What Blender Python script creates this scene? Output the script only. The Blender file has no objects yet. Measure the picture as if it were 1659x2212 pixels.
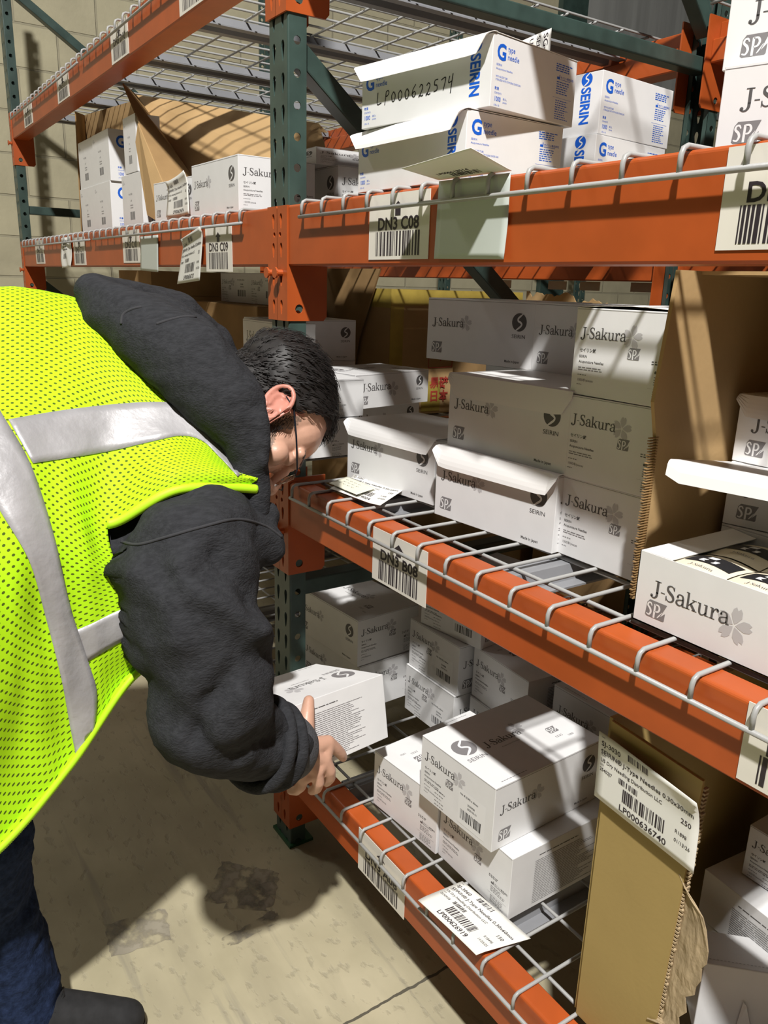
import bpy, bmesh, math, random
from mathutils import Vector, Matrix, noise, Euler
from mathutils.bvhtree import BVHTree
random.seed(7)
S = bpy.context.scene
COL = S.collection
# ------------------------------------------------------------------ camera
CAM = Vector((1363.24, -693.19, 1236.56))                 # millimetres
CR = Vector((0.552341, 0.833100, 0.029374)); CD = Vector((0.246375, -0.129480, -0.960486)); CF = Vector((-0.796378, 0.537753, -0.276773))
FPX = 1708.45
cd = bpy.data.cameras.new('camera'); cam = bpy.data.objects.new('camera', cd); COL.objects.link(cam)
cam.matrix_world = Matrix(((CR.x, -CD.x, -CF.x, CAM.x*.001), (CR.y, -CD.y, -CF.y, CAM.y*.001), (CR.z, -CD.z, -CF.z, CAM.z*.001), (0, 0, 0, 1)))
cd.sensor_fit = 'HORIZONTAL'; cd.sensor_width = 36; cd.lens = FPX/1659*36; cd.clip_start = .02; cd.clip_end = 60
S.camera = cam
def P(px, py, d):
    """a point (mm) seen at a place of the photo, d mm deep"""
    return CAM + (CF + CR*((px-829.5)/FPX) + CD*((py-1106)/FPX))*d
# ------------------------------------------------------------------ world and lamps
w = bpy.data.worlds.new('world'); S.world = w; w.use_nodes = True
w.node_tree.nodes['Background'].inputs[0].default_value = (1.0, .97, .92, 1)
w.node_tree.nodes['Background'].inputs[1].default_value = .02
def lamp(name, loc, power, size, aim, col=(1, .96, .9)):
    l = bpy.data.lights.new(name, 'AREA'); l.shape = 'DISK'; l.size = size; l.energy = power; l.color = col
    o = bpy.data.objects.new(name, l); COL.objects.link(o); o.location = loc
    o.rotation_euler = (Vector(aim)-Vector(loc)).to_track_quat('-Z', 'Y').to_euler(); return o
lamp('high_bay_or_fill_lamp', (2.7, -1.65, 5.15), 455, .19, (.2, 0, .8), (1, .975, .94))
lamp('high_bay_or_fill_lamp', (-3.2, -2.0, 5.3), 40, .45, (-2.0, 0, .9), (1, .975, .94))  # weak fill lamp, added to brighten the end wall and floor
S.view_settings.view_transform = 'Standard'; S.view_settings.look = 'None'; S.view_settings.gamma = 1; S.view_settings.use_curve_mapping = False
S.view_settings.exposure = 0; S.cycles.diffuse_bounces = 3
# ------------------------------------------------------------------ materials
def mat(name, col, rough=.5, metal=0., noise_scale=0, noise_amt=.0, bump=0, bump_scale=0, spec=.5, coat=0, detail=4, dark=None, stretch=None):
    m = bpy.data.materials.new(name); m.use_nodes = True; nt = m.node_tree; b = nt.nodes['Principled BSDF']
    b.inputs['Base Color'].default_value = (*col, 1); b.inputs['Roughness'].default_value = rough; b.inputs['Metallic'].default_value = metal
    b.inputs['Specular IOR Level'].default_value = spec; b.inputs['Coat Weight'].default_value = coat
    tc = None
    def coord():
        t = nt.nodes.new('ShaderNodeTexCoord')
        if not stretch: return t.outputs['Object']
        mp = nt.nodes.new('ShaderNodeMapping'); mp.inputs['Scale'].default_value = stretch
        nt.links.new(t.outputs['Object'], mp.inputs[0]); return mp.outputs[0]
    if noise_scale:
        n = nt.nodes.new('ShaderNodeTexNoise'); n.inputs['Scale'].default_value = noise_scale; n.inputs['Detail'].default_value = detail
        nt.links.new(coord(), n.inputs['Vector'])
        r = nt.nodes.new('ShaderNodeValToRGB'); c2 = dark or tuple(c*(1-noise_amt) for c in col)
        r.color_ramp.elements[0].color = (*c2, 1); r.color_ramp.elements[1].color = (*col, 1)
        r.color_ramp.elements[0].position = .35; r.color_ramp.elements[1].position = .65
        nt.links.new(n.outputs[0], r.inputs[0]); nt.links.new(r.outputs[0], b.inputs['Base Color'])
    if bump:
        n = nt.nodes.new('ShaderNodeTexNoise'); n.inputs['Scale'].default_value = bump_scale; n.inputs['Detail'].default_value = 5
        nt.links.new(coord(), n.inputs['Vector'])
        bp = nt.nodes.new('ShaderNodeBump'); bp.inputs['Strength'].default_value = bump; bp.inputs['Distance'].default_value = .004
        nt.links.new(n.outputs[0], bp.inputs['Height']); nt.links.new(bp.outputs[0], b.inputs['Normal'])
    return m
M_white = mat('white_carton_board', (.80, .80, .80), .42, noise_scale=30, noise_amt=.03)
M_inner = mat('raw_carton_board', (.74, .71, .64), .7)
M_lid = mat('white_carton_lid', (.84, .83, .82), .4)
M_dgrey = mat('dark_grey_ink', (.10, .095, .095), .5)
M_mgrey = mat('mid_grey_ink', (.22, .21, .215), .5)
M_lgrey = mat('light_grey_ink', (.52, .51, .52), .5)
M_blue = mat('blue_ink', (.005, .11, .62), .45)
M_black = mat('black_ink', (.012, .012, .015), .5)
M_white_ink = mat('white_ink', (.82, .82, .82), .45)
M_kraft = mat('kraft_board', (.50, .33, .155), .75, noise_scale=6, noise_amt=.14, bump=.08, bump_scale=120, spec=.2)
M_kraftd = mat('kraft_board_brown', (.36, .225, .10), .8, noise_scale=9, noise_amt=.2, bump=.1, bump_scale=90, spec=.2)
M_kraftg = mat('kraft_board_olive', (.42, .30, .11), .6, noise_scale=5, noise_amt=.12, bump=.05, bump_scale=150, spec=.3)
M_torn = mat('torn_kraft_ply', (.47, .36, .22), .9, noise_scale=60, noise_amt=.22, bump=.9, bump_scale=70, spec=.1, stretch=(1, 1, .5))
M_tape = mat('yellow_tape', (.46, .34, .07), .35, noise_scale=20, noise_amt=.2)
M_red = mat('red_print', (.42, .05, .035), .6)
M_orange = mat('orange_paint', (.45, .086, .016), .4, noise_scale=14, noise_amt=.13, bump=.04, bump_scale=60)
M_green = mat('green_paint', (.05, .085, .073), .36, noise_scale=18, noise_amt=.3, bump=.05, bump_scale=40)
M_greenf = mat('green_foot_paint', (.015, .09, .03), .4, noise_scale=18, noise_amt=.3)
M_wire = mat('grey_wire', (.36, .36, .35), .4, bump=.05, bump_scale=200)
M_chan = mat('grey_channel', (.27, .275, .29), .45, noise_scale=8, noise_amt=.15)
M_paper = mat('paper_label', (.80, .79, .74), .6)
M_card = mat('label_card', (.80, .76, .68), .5, noise_scale=15, noise_amt=.06)
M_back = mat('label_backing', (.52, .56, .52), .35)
M_note = mat('yellow_note', (.78, .77, .62), .6)
M_ink = mat('label_ink', (.03, .022, .028), .5)
M_steel = mat('galvanised', (.5, .5, .5), .4, .6)
M_packs = mat('cream_packs', (.80, .72, .55), .5, noise_scale=20, noise_amt=.08)
M_teal = mat('teal_ink', (.03, .14, .19), .5)
# ------------------------------------------------------------------ mesh helpers (millimetres in, metres out)
class MB:
    def __init__(s): s.v = []; s.f = []; s.m = []; s.T = None
    def add(s, vs, fs, mi=0):
        o = len(s.v)
        s.v += [tuple(s.T @ Vector(v)) if s.T else tuple(v) for v in vs]
        s.f += [tuple(i+o for i in f) for f in fs]; s.m += [mi]*len(fs)
    def box(s, x0, x1, y0, y1, z0, z1, mi=0):
        s.add([(x0,y0,z0),(x1,y0,z0),(x1,y1,z0),(x0,y1,z0),(x0,y0,z1),(x1,y0,z1),(x1,y1,z1),(x0,y1,z1)],
              [(0,3,2,1),(4,5,6,7),(0,1,5,4),(1,2,6,5),(2,3,7,6),(3,0,4,7)], mi)
    def tube(s, pts, r, n=8, mi=0, caps=True):
        pts = [Vector(p) for p in pts]; rs = r if isinstance(r, (list, tuple)) else [r]*len(pts)
        rings = []; t0 = (pts[1]-pts[0]).normalized(); a = t0.orthogonal().normalized()
        for i, p in enumerate(pts):
            t = (pts[min(i+1, len(pts)-1)]-pts[max(i-1, 0)]).normalized()
            a = (a - t*a.dot(t)).normalized(); b = t.cross(a)
            rings.append([p+(a*math.cos(2*math.pi*k/n)+b*math.sin(2*math.pi*k/n))*rs[i] for k in range(n)])
        vs = [v for rg in rings for v in rg]; fs = []
        for i in range(len(pts)-1):
            for k in range(n): fs.append((i*n+k, i*n+(k+1) % n, (i+1)*n+(k+1) % n, (i+1)*n+k))
        if caps: fs.append(tuple(range(n-1, -1, -1))); fs.append(tuple((len(pts)-1)*n+k for k in range(n)))
        s.add(vs, fs, mi)
    def prism(s, poly, axis, a0, a1, mi=0):
        """poly: 2D outline; axis 0/1/2 the extrusion axis"""
        def p3(u, v, t): return {0: (t, u, v), 1: (u, t, v), 2: (u, v, t)}[axis]
        n = len(poly); vs = [p3(u, v, a0) for u, v in poly]+[p3(u, v, a1) for u, v in poly]
        s.add(vs, [tuple(range(n)), tuple(range(2*n-1, n-1, -1))]+[(i, i+n, (i+1) % n+n, (i+1) % n) for i in range(n)], mi)
    def grid(s, rows, mi=0, thick=0):
        n = len(rows); k = len(rows[0]); vs = [Vector(v) for r in rows for v in r]
        s.add(vs, [(i*k+j, i*k+j+1, (i+1)*k+j+1, (i+1)*k+j) for i in range(n-1) for j in range(k-1)], mi)
    def flat(s, shape, O, ux, uy, off=.25, mi=0):
        """2D shape (verts, faces) laid on a plane with its normal ux x uy"""
        O = Vector(O); ux = Vector(ux); uy = Vector(uy); nn = ux.cross(uy).normalized()*off
        s.add([O+ux*p[0]+uy*p[1]+nn for p in shape[0]], shape[1], mi)
    def build(s, name, mats, parent=None, smooth=False, local=False, bevel=0, recalc=True):
        me = bpy.data.meshes.new(name); off = Vector((0, 0, 0))
        if parent is not None and not local: off = Vector(parent.get('o', (0, 0, 0)))
        me.from_pydata([tuple((Vector(v)-off)*.001) for v in s.v], [], s.f)
        for m in (mats if isinstance(mats, (list, tuple)) else [mats]): me.materials.append(m)
        for p, i in zip(me.polygons, s.m): p.material_index = i
        if recalc or bevel:
            bm = bmesh.new(); bm.from_mesh(me)
            if recalc: bmesh.ops.recalc_face_normals(bm, faces=bm.faces)
            if bevel: bmesh.ops.bevel(bm, geom=[e for e in bm.edges if len(e.link_faces) == 2 and e.calc_face_angle(0) > .6], offset=bevel*.001, segments=2, affect='EDGES', profile=.5)
            bm.to_mesh(me); bm.free()
        if smooth: me.polygons.foreach_set('use_smooth', [True]*len(me.polygons))
        o = bpy.data.objects.new(name, me); COL.objects.link(o)
        o['o'] = [float(c) for c in off]
        if parent is not None: o.parent = parent
        return o
def tag(o, label=None, cat=None, group=None, kind=None):
    if label: o['label'] = label
    if cat: o['category'] = cat
    if group: o['group'] = group
    if kind: o['kind'] = kind
    return o
def thing(name, label, cat, loc=(0, 0, 0), rz=0, group=None, rot=None):
    o = bpy.data.objects.new(name, None); COL.objects.link(o); o.empty_display_size = .05
    o.location = Vector(loc)*.001; o.rotation_euler = rot if rot else (0, 0, math.radians(rz)); o['o'] = [float(c) for c in loc]
    return tag(o, label, cat, group)
def dup(root, loc, rz=0, label=None, group=None, rot=None, scale=None):
    r = root.copy(); COL.objects.link(r); r.location = Vector(loc)*.001; r.rotation_euler = rot if rot else (0, 0, math.radians(rz)); r['o'] = [float(c) for c in loc]
    if scale: r.scale = scale
    if label: r['label'] = label
    if group: r['group'] = group
    for ch in list(root.children):
        c = ch.copy(); COL.objects.link(c); c.parent = r
        for g in list(ch.children):
            d = g.copy(); COL.objects.link(d); d.parent = c
    return r
# ------------------------------------------------------------------ flat shapes and lettering
_tx = {}
def text(s, size, bold=0, align='LEFT', sx=1.):
    key = (s, bold, align)
    if key not in _tx:
        c = bpy.data.curves.new('t', 'FONT'); c.body = s; c.size = 1; c.resolution_u = 3; c.offset = bold; c.align_x = align
        o = bpy.data.objects.new('t', c); COL.objects.link(o); dg = bpy.context.evaluated_depsgraph_get(); dg.update()
        me = bpy.data.meshes.new_from_object(o.evaluated_get(dg)); _tx[key] = ([tuple(v.co[:2]) for v in me.vertices], [tuple(p.vertices) for p in me.polygons])
        bpy.data.objects.remove(o); bpy.data.curves.remove(c); bpy.data.meshes.remove(me)
    v, f = _tx[key]; return [(x*size*1.38*sx, y*size*1.38) for x, y in v], f     # size = cap height
def fit(s, cap, wd, bold=0):
    v, f = text(s, cap, bold); k = wd/max(p[0] for p in v); return [(x*k, y) for x, y in v], f
def rect(x0, y0, x1, y1): return [(x0, y0), (x1, y0), (x1, y1), (x0, y1)], [(0, 1, 2, 3)]
def join(*shapes):
    V = []; F = []
    for v, f in shapes:
        o = len(V); V += v; F += [tuple(i+o for i in q) for q in f]
    return V, F
def move(sh, dx=0, dy=0, s=1, rot=0, sx=1):
    c, n = math.cos(rot), math.sin(rot)
    return [(dx+(x*sx*c-y*n)*s, dy+(x*sx*n+y*c)*s) for x, y in sh[0]], sh[1]
def spline(pts, n=6):
    out = []
    for i in range(len(pts)-1):
        p0, p1, p2, p3 = pts[max(i-1, 0)], pts[i], pts[i+1], pts[min(i+2, len(pts)-1)]
        for k in range(n):
            t = k/n; out.append(tuple(.5*(2*b+(c-a)*t+(2*a-5*b+4*c-d)*t*t+(3*b-a-3*c+d)*t**3) for a, b, c, d in zip(p0, p1, p2, p3)))
    out.append(tuple(pts[-1])); return out
def stroke(pts, n=6):
    """pts (x, y, width) -> ribbon"""
    q = spline(pts, n) if len(pts) > 2 else pts; V = []; F = []
    for i, (x, y, wd) in enumerate(q):
        a = q[max(i-1, 0)]; b = q[min(i+1, len(q)-1)]; dx, dy = b[0]-a[0], b[1]-a[1]; l = math.hypot(dx, dy) or 1
        V += [(x-dy/l*wd/2, y+dx/l*wd/2), (x+dy/l*wd/2, y-dx/l*wd/2)]
        if i: F.append((2*i-2, 2*i-1, 2*i+1, 2*i))
    return V, F
def disc(x, y, r, n=20, a0=0, a1=2*math.pi):
    return [(x+r*math.cos(a0+(a1-a0)*k/n), y+r*math.sin(a0+(a1-a0)*k/n)) for k in range(n if a1-a0 > 6.28 else n+1)], [tuple(range(n if a1-a0 > 6.28 else n+1))]
def serif_word():
    g = {}
    g['J'] = (.50, [stroke([(.33, .70, .12), (.33, .14, .12)]), rect(.17, .665, .48, .70), stroke([(.33, .2, .12), (.32, .04, .11), (.24, -.07, .075), (.12, -.09, .05), (.05, -.03, .05)]), disc(.07, -.01, .07, 12)])
    g['-'] = (.24, [rect(.02, .235, .22, .275)])
    g['S'] = (.53, [stroke([(.42, .55, .04), (.36, .66, .05), (.24, .69, .055), (.12, .62, .09), (.12, .48, .11), (.25, .37, .13), (.38, .27, .12), (.42, .13, .10), (.33, .02, .06), (.2, .0, .045), (.09, .07, .045), (.06, .18, .04)]), rect(.405, .52, .44, .70), rect(.045, -.01, .08, .2)])
    a = [stroke([(.37, .32, .10), (.37, .06, .10), (.41, .015, .06), (.49, .02, .04)]), stroke([(.09, .36, .07), (.13, .45, .05), (.23, .48, .05), (.33, .44, .08), (.37, .32, .10)]), disc(.105, .355, .055, 12), stroke([(.37, .28, .05), (.22, .25, .05), (.09, .19, .08), (.07, .09, .10), (.15, .015, .07), (.27, .02, .05), (.36, .12, .04)])]
    g['a'] = (.49, a)
    g['k'] = (.57, [rect(.07, 0, .17, .72), rect(.01, .69, .1, .72), rect(.01, 0, .24, .03), stroke([(.16, .17, .04), (.43, .45, .05)]), stroke([(.25, .28, .11), (.46, .02, .11)]), rect(.31, .44, .52, .47), rect(.33, 0, .57, .03)])
    g['u'] = (.59, [stroke([(.12, .47, .10), (.12, .14, .10), (.17, .02, .07), (.27, .0, .05), (.38, .08, .05), (.42, .15, .04)]), rect(.37, 0, .47, .47), rect(.01, .44, .13, .47), rect(.30, .44, .4, .47), rect(.44, 0, .56, .03)])
    g['r'] = (.42, [rect(.07, 0, .17, .47), rect(.01, .44, .1, .47), rect(.0, 0, .26, .03), stroke([(.16, .28, .045), (.2, .4, .05), (.28, .47, .06), (.36, .45, .08)]), disc(.355, .42, .06, 12)])
    x = 0; out = []
    for ch in 'J-Sakura':
        wd, parts = g[ch]
        for p in parts: out.append(move(p, x, 0))
        x += wd*.98
    return join(*out), x
WORD, WORD_W = serif_word()
def word(w): return move(WORD, 0, 0, w/WORD_W)
def flower(r):
    petals = []
    for k in range(5):
        a = math.radians(90+72*k-8)
        pts = [(0, .08), (.14, .25), (.30, .55), (.26, .84), (.12, 1.0), (0, .84), (-.12, 1.0), (-.26, .84), (-.30, .55), (-.14, .25)]
        petals.append(move((pts, [tuple(range(5))+(5,)+tuple(range(6, 10))]), 0, 0, r, a-math.pi/2))
    return join(*petals)
def spz(h):
    """dark slanted block with knocked-out letters"""
    blk = [(0, .1), (.05, .85), (.2, 1.0), (1.32, 1.0), (.92, .12), (1.28, .42), (1.2, .02), (.95, 0), (.1, 0)], [tuple(range(9))]
    blk = join(([(0, .08), (.06, .8), (.22, 1), (1.34, 1), (.98, .2), (.78, 0), (.1, 0)], [tuple(range(7))]), ([(.78, 0), (.98, .2), (1.28, .5), (1.26, .06), (1.2, 0)], [tuple(range(5))]))
    s = move(join(stroke([(.40, .66, .06), (.32, .80, .09), (.18, .78, .09), (.14, .62, .11), (.30, .46, .13), (.36, .28, .12), (.26, .1, .09), (.08, .14, .07)])), 0, .02)
    p = join(stroke([(.60, .84, .12), (.58, .02, .12)]), stroke([(.60, .82, .08), (.82, .80, .10), (.90, .62, .12), (.80, .44, .10), (.62, .42, .07)]))
    z = stroke([(1.10, .52, .02), (.90, .22, .07), (.80, .10, .03)])
    return move(blk, 0, 0, h), move(join(s, p, z), 0, 0, h)
def emblem(r):
    """round emblem with an S cut through it"""
    return disc(0, 0, r, 28), move(stroke([(.62, .86, .10), (.2, .62, .2), (-.1, .42, .2), (-.12, .16, .2), (.12, 0, .22), (.3, -.2, .2), (.2, -.42, .2), (-.2, -.66, .2), (-.62, -.86, .1)]), 0, 0, r, .15, 1)
_rb = random.Random(3)
def barcode(wd, h, n=34):
    x = 0; bars = []; seq = [_rb.choice((1, 1, 2, 3)) for _ in range(n)]; tot = sum(seq); u = wd/tot
    for i, q in enumerate(seq):
        if i % 2 == 0: bars.append(rect(x, 0, x+q*u, h))
        x += q*u
    return join(*bars)
def tiny(wd, lines, pitch, h, ragged=.35):
    """lines of print too small to read, as word-long dashes"""
    out = []
    for i in range(lines):
        x = 0; end = wd*(1-_rb.random()*ragged)
        while x < end:
            l = min(_rb.uniform(.04, .16)*wd+h, end-x); out.append(rect(x, -i*pitch, x+l, -i*pitch+h)); x += l+h*1.1
    return join(*out)
def maker(wd):
    """factory symbol and company line"""
    k = wd/40
    return join(([(0, 0), (0, 3), (2, 4.5), (2, 3), (4, 4.5), (4, 3), (6, 4.5), (6, 7), (7.5, 7), (7.5, 0)], [(0, 1, 2, 3, 4, 5, 6, 9), (6, 7, 8, 9)]), move(text('セイリン株式会社', 4.2, .02), 9, 1.2)) if False else move(join(([(0, 0), (0, 3), (2, 4.5), (2, 3), (4, 4.5), (4, 3), (5.5, 4.2), (5.5, 7), (7, 7), (7, 0)], [(0, 1, 2, 3, 9), (3, 4, 5, 9), (5, 6, 9), (6, 7, 8, 9)]), move(text('セイリン株式会社', 3.0, .012), 8.5, 2.2), move(rect(0, 0, 25, .7), 8.5, 0)), 0, 0, k)
# ------------------------------------------------------------------ the setting
def brick_wall():
    m = bpy.data.materials.new('block_wall'); m.use_nodes = True; nt = m.node_tree; b = nt.nodes['Principled BSDF']; b.inputs['Roughness'].default_value = .8
    tc = nt.nodes.new('ShaderNodeTexCoord'); sp = nt.nodes.new('ShaderNodeSeparateXYZ'); cb = nt.nodes.new('ShaderNodeCombineXYZ')
    nt.links.new(tc.outputs['Object'], sp.inputs[0]); nt.links.new(sp.outputs['Y'], cb.inputs[0]); nt.links.new(sp.outputs['Z'], cb.inputs[1])
    br = nt.nodes.new('ShaderNodeTexBrick'); nt.links.new(cb.outputs[0], br.inputs['Vector'])
    br.inputs['Scale'].default_value = 1; br.inputs['Brick Width'].default_value = .406; br.inputs['Row Height'].default_value = .203; br.inputs['Mortar Size'].default_value = .006; br.inputs['Mortar Smooth'].default_value = .4
    br.inputs['Color1'].default_value = (.60, .55, .37, 1); br.inputs['Color2'].default_value = (.55, .50, .34, 1); br.inputs['Mortar'].default_value = (.46, .42, .29, 1)
    n = nt.nodes.new('ShaderNodeTexNoise'); n.inputs['Scale'].default_value = 9; n.inputs['Detail'].default_value = 6; nt.links.new(tc.outputs['Object'], n.inputs['Vector'])
    mx = nt.nodes.new('ShaderNodeMixRGB'); mx.blend_type = 'MULTIPLY'; mx.inputs[0].default_value = .3
    nt.links.new(br.outputs['Color'], mx.inputs[1]); nt.links.new(n.outputs[0], mx.inputs[2]); nt.links.new(mx.outputs[0], b.inputs['Base Color'])
    bp = nt.nodes.new('ShaderNodeBump'); bp.inputs['Strength'].default_value = .9; bp.inputs['Distance'].default_value = .006; bp.invert = True
    nt.links.new(br.outputs['Fac'], bp.inputs['Height'])
    n2 = nt.nodes.new('ShaderNodeTexNoise'); n2.inputs['Scale'].default_value = 45; n2.inputs['Detail'].default_value = 6; nt.links.new(tc.outputs['Object'], n2.inputs['Vector'])
    b2 = nt.nodes.new('ShaderNodeBump'); b2.inputs['Strength'].default_value = .3; b2.inputs['Distance'].default_value = .004
    nt.links.new(n2.outputs[0], b2.inputs['Height']); nt.links.new(bp.outputs[0], b2.inputs['Normal']); nt.links.new(b2.outputs[0], b.inputs['Normal'])
    return m
def concrete():
    m = bpy.data.materials.new('worn_concrete'); m.use_nodes = True; nt = m.node_tree; b = nt.nodes['Principled BSDF']; b.inputs['Roughness'].default_value = .62
    tc = nt.nodes.new('ShaderNodeTexCoord')
    def nz(scale, detail, st, lo, hi):
        mp = nt.nodes.new('ShaderNodeMapping'); mp.inputs['Scale'].default_value = st; nt.links.new(tc.outputs['Object'], mp.inputs[0])
        n = nt.nodes.new('ShaderNodeTexNoise'); n.inputs['Scale'].default_value = scale; n.inputs['Detail'].default_value = detail; nt.links.new(mp.outputs[0], n.inputs['Vector'])
        r = nt.nodes.new('ShaderNodeValToRGB'); r.color_ramp.elements[0].position = lo; r.color_ramp.elements[1].position = hi; nt.links.new(n.outputs[0], r.inputs[0]); return r.outputs[0]
    base = nz(3.5, 10, (1, 1, 1), .3, .7); streak = nz(5, 10, (.4, 1.7, 1), .36, .52); speck = nz(38, 10, (.8, 1.3, 1), .33, .43); scr = nz(9, 10, (.12, 2.0, 1), .33, .40)
    c = nt.nodes.new('ShaderNodeMixRGB'); c.inputs[1].default_value = (.32, .285, .18, 1); c.inputs[2].default_value = (.49, .44, .30, 1); nt.links.new(base, c.inputs[0])
    out = c.outputs[0]
    for f, col, k in ((streak, (.31, .275, .185, 1), .55), (speck, (.25, .225, .16, 1), .42), (scr, (.20, .185, .15, 1), .6)):
        inv = nt.nodes.new('ShaderNodeMath'); inv.operation = 'MULTIPLY_ADD'; nt.links.new(f, inv.inputs[0]); inv.inputs[1].default_value = -k; inv.inputs[2].default_value = k
        x = nt.nodes.new('ShaderNodeMixRGB'); nt.links.new(inv.outputs[0], x.inputs[0]); nt.links.new(out, x.inputs[1]); x.inputs[2].default_value = col; out = x.outputs[0]
    # the saw-cut joint runs away from the rack
    sp = nt.nodes.new('ShaderNodeSeparateXYZ'); nt.links.new(tc.outputs['Object'], sp.inputs[0])
    a = nt.nodes.new('ShaderNodeMath'); a.operation = 'SUBTRACT'; nt.links.new(sp.outputs['X'], a.inputs[0]); a.inputs[1].default_value = .457
    wob = nt.nodes.new('ShaderNodeTexNoise'); wob.inputs['Scale'].default_value = 30; nt.links.new(tc.outputs['Object'], wob.inputs['Vector'])
    ad = nt.nodes.new('ShaderNodeMath'); ad.operation = 'MULTIPLY_ADD'; nt.links.new(wob.outputs[0], ad.inputs[0]); ad.inputs[1].default_value = .012; nt.links.new(a.outputs[0], ad.inputs[2])
    ab = nt.nodes.new('ShaderNodeMath'); ab.operation = 'ABSOLUTE'; nt.links.new(ad.outputs[0], ab.inputs[0])
    lt = nt.nodes.new('ShaderNodeMath'); lt.operation = 'LESS_THAN'; nt.links.new(ab.outputs[0], lt.inputs[0]); lt.inputs[1].default_value = .0028
    x = nt.nodes.new('ShaderNodeMixRGB'); nt.links.new(lt.outputs[0], x.inputs[0]); nt.links.new(out, x.inputs[1]); x.inputs[2].default_value = (.10, .09, .065, 1); out = x.outputs[0]
    nt.links.new(out, b.inputs['Base Color'])
    bp = nt.nodes.new('ShaderNodeBump'); bp.inputs['Strength'].default_value = .35; bp.inputs['Distance'].default_value = .003; nt.links.new(speck, bp.inputs['Height']); nt.links.new(bp.outputs[0], b.inputs['Normal'])
    return m
def struct(name, mb, m): return tag(mb.build(name, m), kind='structure')
b = MB(); b.box(-3390, 5200, -4200, 7000, -40, 0); struct('floor', b, concrete())
b = MB(); b.box(-3490, -3390, -4200, 7000, 0, 5600); struct('wall_left', b, brick_wall())
M_wrap = mat('grey_wrap', (.34, .345, .33), .3, noise_scale=2, noise_amt=.25, stretch=(1, 6, .4))
b = MB()
for k in range(6): b.box(-3388, -3370, 4160, 6900, 2700+k*420, 2700+k*420+412)
wrapped_load = struct('wrapped_load_1', b, M_wrap)  # flat grey panels standing in for a plastic-wrapped pallet load
b = MB(); b.box(-3388, -3340, 3900, 4155, 0, 5500); struct('shade_strip_1', b, M_green)  # dark strip standing in for the shaded edge of the wrapped load
# worn darker patches in the concrete
M_patch = mat('stained_concrete', (.27, .245, .19), .5, noise_scale=14, noise_amt=.45, bump=.3, bump_scale=60)
M_patch2 = mat('smooth_patched_concrete', (.36, .325, .25), .45, noise_scale=7, noise_amt=.4)
for m_ in (M_patch, M_patch2):
    nt = m_.node_tree; n = nt.nodes.new('ShaderNodeTexNoise'); n.inputs['Scale'].default_value = 26; n.inputs['Detail'].default_value = 9
    tc_ = nt.nodes.new('ShaderNodeTexCoord'); nt.links.new(tc_.outputs['Object'], n.inputs['Vector'])
    r_ = nt.nodes.new('ShaderNodeValToRGB'); r_.color_ramp.elements[0].position = .40; r_.color_ramp.elements[1].position = .60; nt.links.new(n.outputs[0], r_.inputs[0]); nt.links.new(r_.outputs[0], nt.nodes['Principled BSDF'].inputs['Alpha'])
def patch(name, quad, m):
    b = MB(); r = random.Random(len(quad)+int(abs(quad[0][0])))
    pts = []
    for i in range(4):
        p, q = Vector(quad[i]), Vector(quad[(i+1) % 4])
        for k in range(9): pts.append(p.lerp(q, k/9)+Vector((r.uniform(-4, 4), r.uniform(-4, 4))))
    c = sum(pts, Vector((0, 0)))/len(pts); b.add([(p.x, p.y, .6) for p in pts]+[(c.x, c.y, .7)], [(i, (i+1) % len(pts), len(pts)) for i in range(len(pts))]); struct(name, b, m)
patch('floor_patch', [(55, -234), (-40, -150), (60, -60), (144, -114)], M_patch2)
patch('floor_patch', [(95, -200), (20, -120), (70, -72), (148, -130)], M_patch)
patch('floor_patch', [(165, -235), (194, -225), (181, -112), (150, -120)], M_patch)
patch('floor_patch', [(98, -429), (115, -319), (30, -300), (10, -420)], M_patch2)
# ------------------------------------------------------------------ the pallet rack
def holes_plate(outline, holes, thick):
    """a sheet (2D outline with holes) as verts/faces, thick along +w"""
    c = bpy.data.curves.new('p', 'CURVE'); c.dimensions = '2D'; c.fill_mode = 'BOTH'; c.extrude = thick/2
    for pl in [outline]+holes:
        s = c.splines.new('POLY'); s.points.add(len(pl)-1); s.use_cyclic_u = True
        for p, q in zip(s.points, pl): p.co = (q[0], q[1], 0, 1)
    o = bpy.data.objects.new('p', c); COL.objects.link(o); dg = bpy.context.evaluated_depsgraph_get(); dg.update()
    me = bpy.data.meshes.new_from_object(o.evaluated_get(dg)); r = ([tuple(v.co) for v in me.vertices], [tuple(p.vertices) for p in me.polygons])
    bpy.data.objects.remove(o); bpy.data.curves.remove(c); bpy.data.meshes.remove(me); return r
def teardrop(x, z, s=1.):
    pts = [(10*math.cos(a), 10*math.sin(a)+6) for a in [math.radians(-25+230*k/10) for k in range(11)]]
    return [(x+px*s*.62, z+py*s) for px, py in pts+[(-3.8, -14), (0, -18), (3.8, -14)]]
def circ(x, z, r, n=12): return [(x+r*math.cos(2*math.pi*k/n), z+r*math.sin(2*math.pi*k/n)) for k in range(n)]
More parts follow.
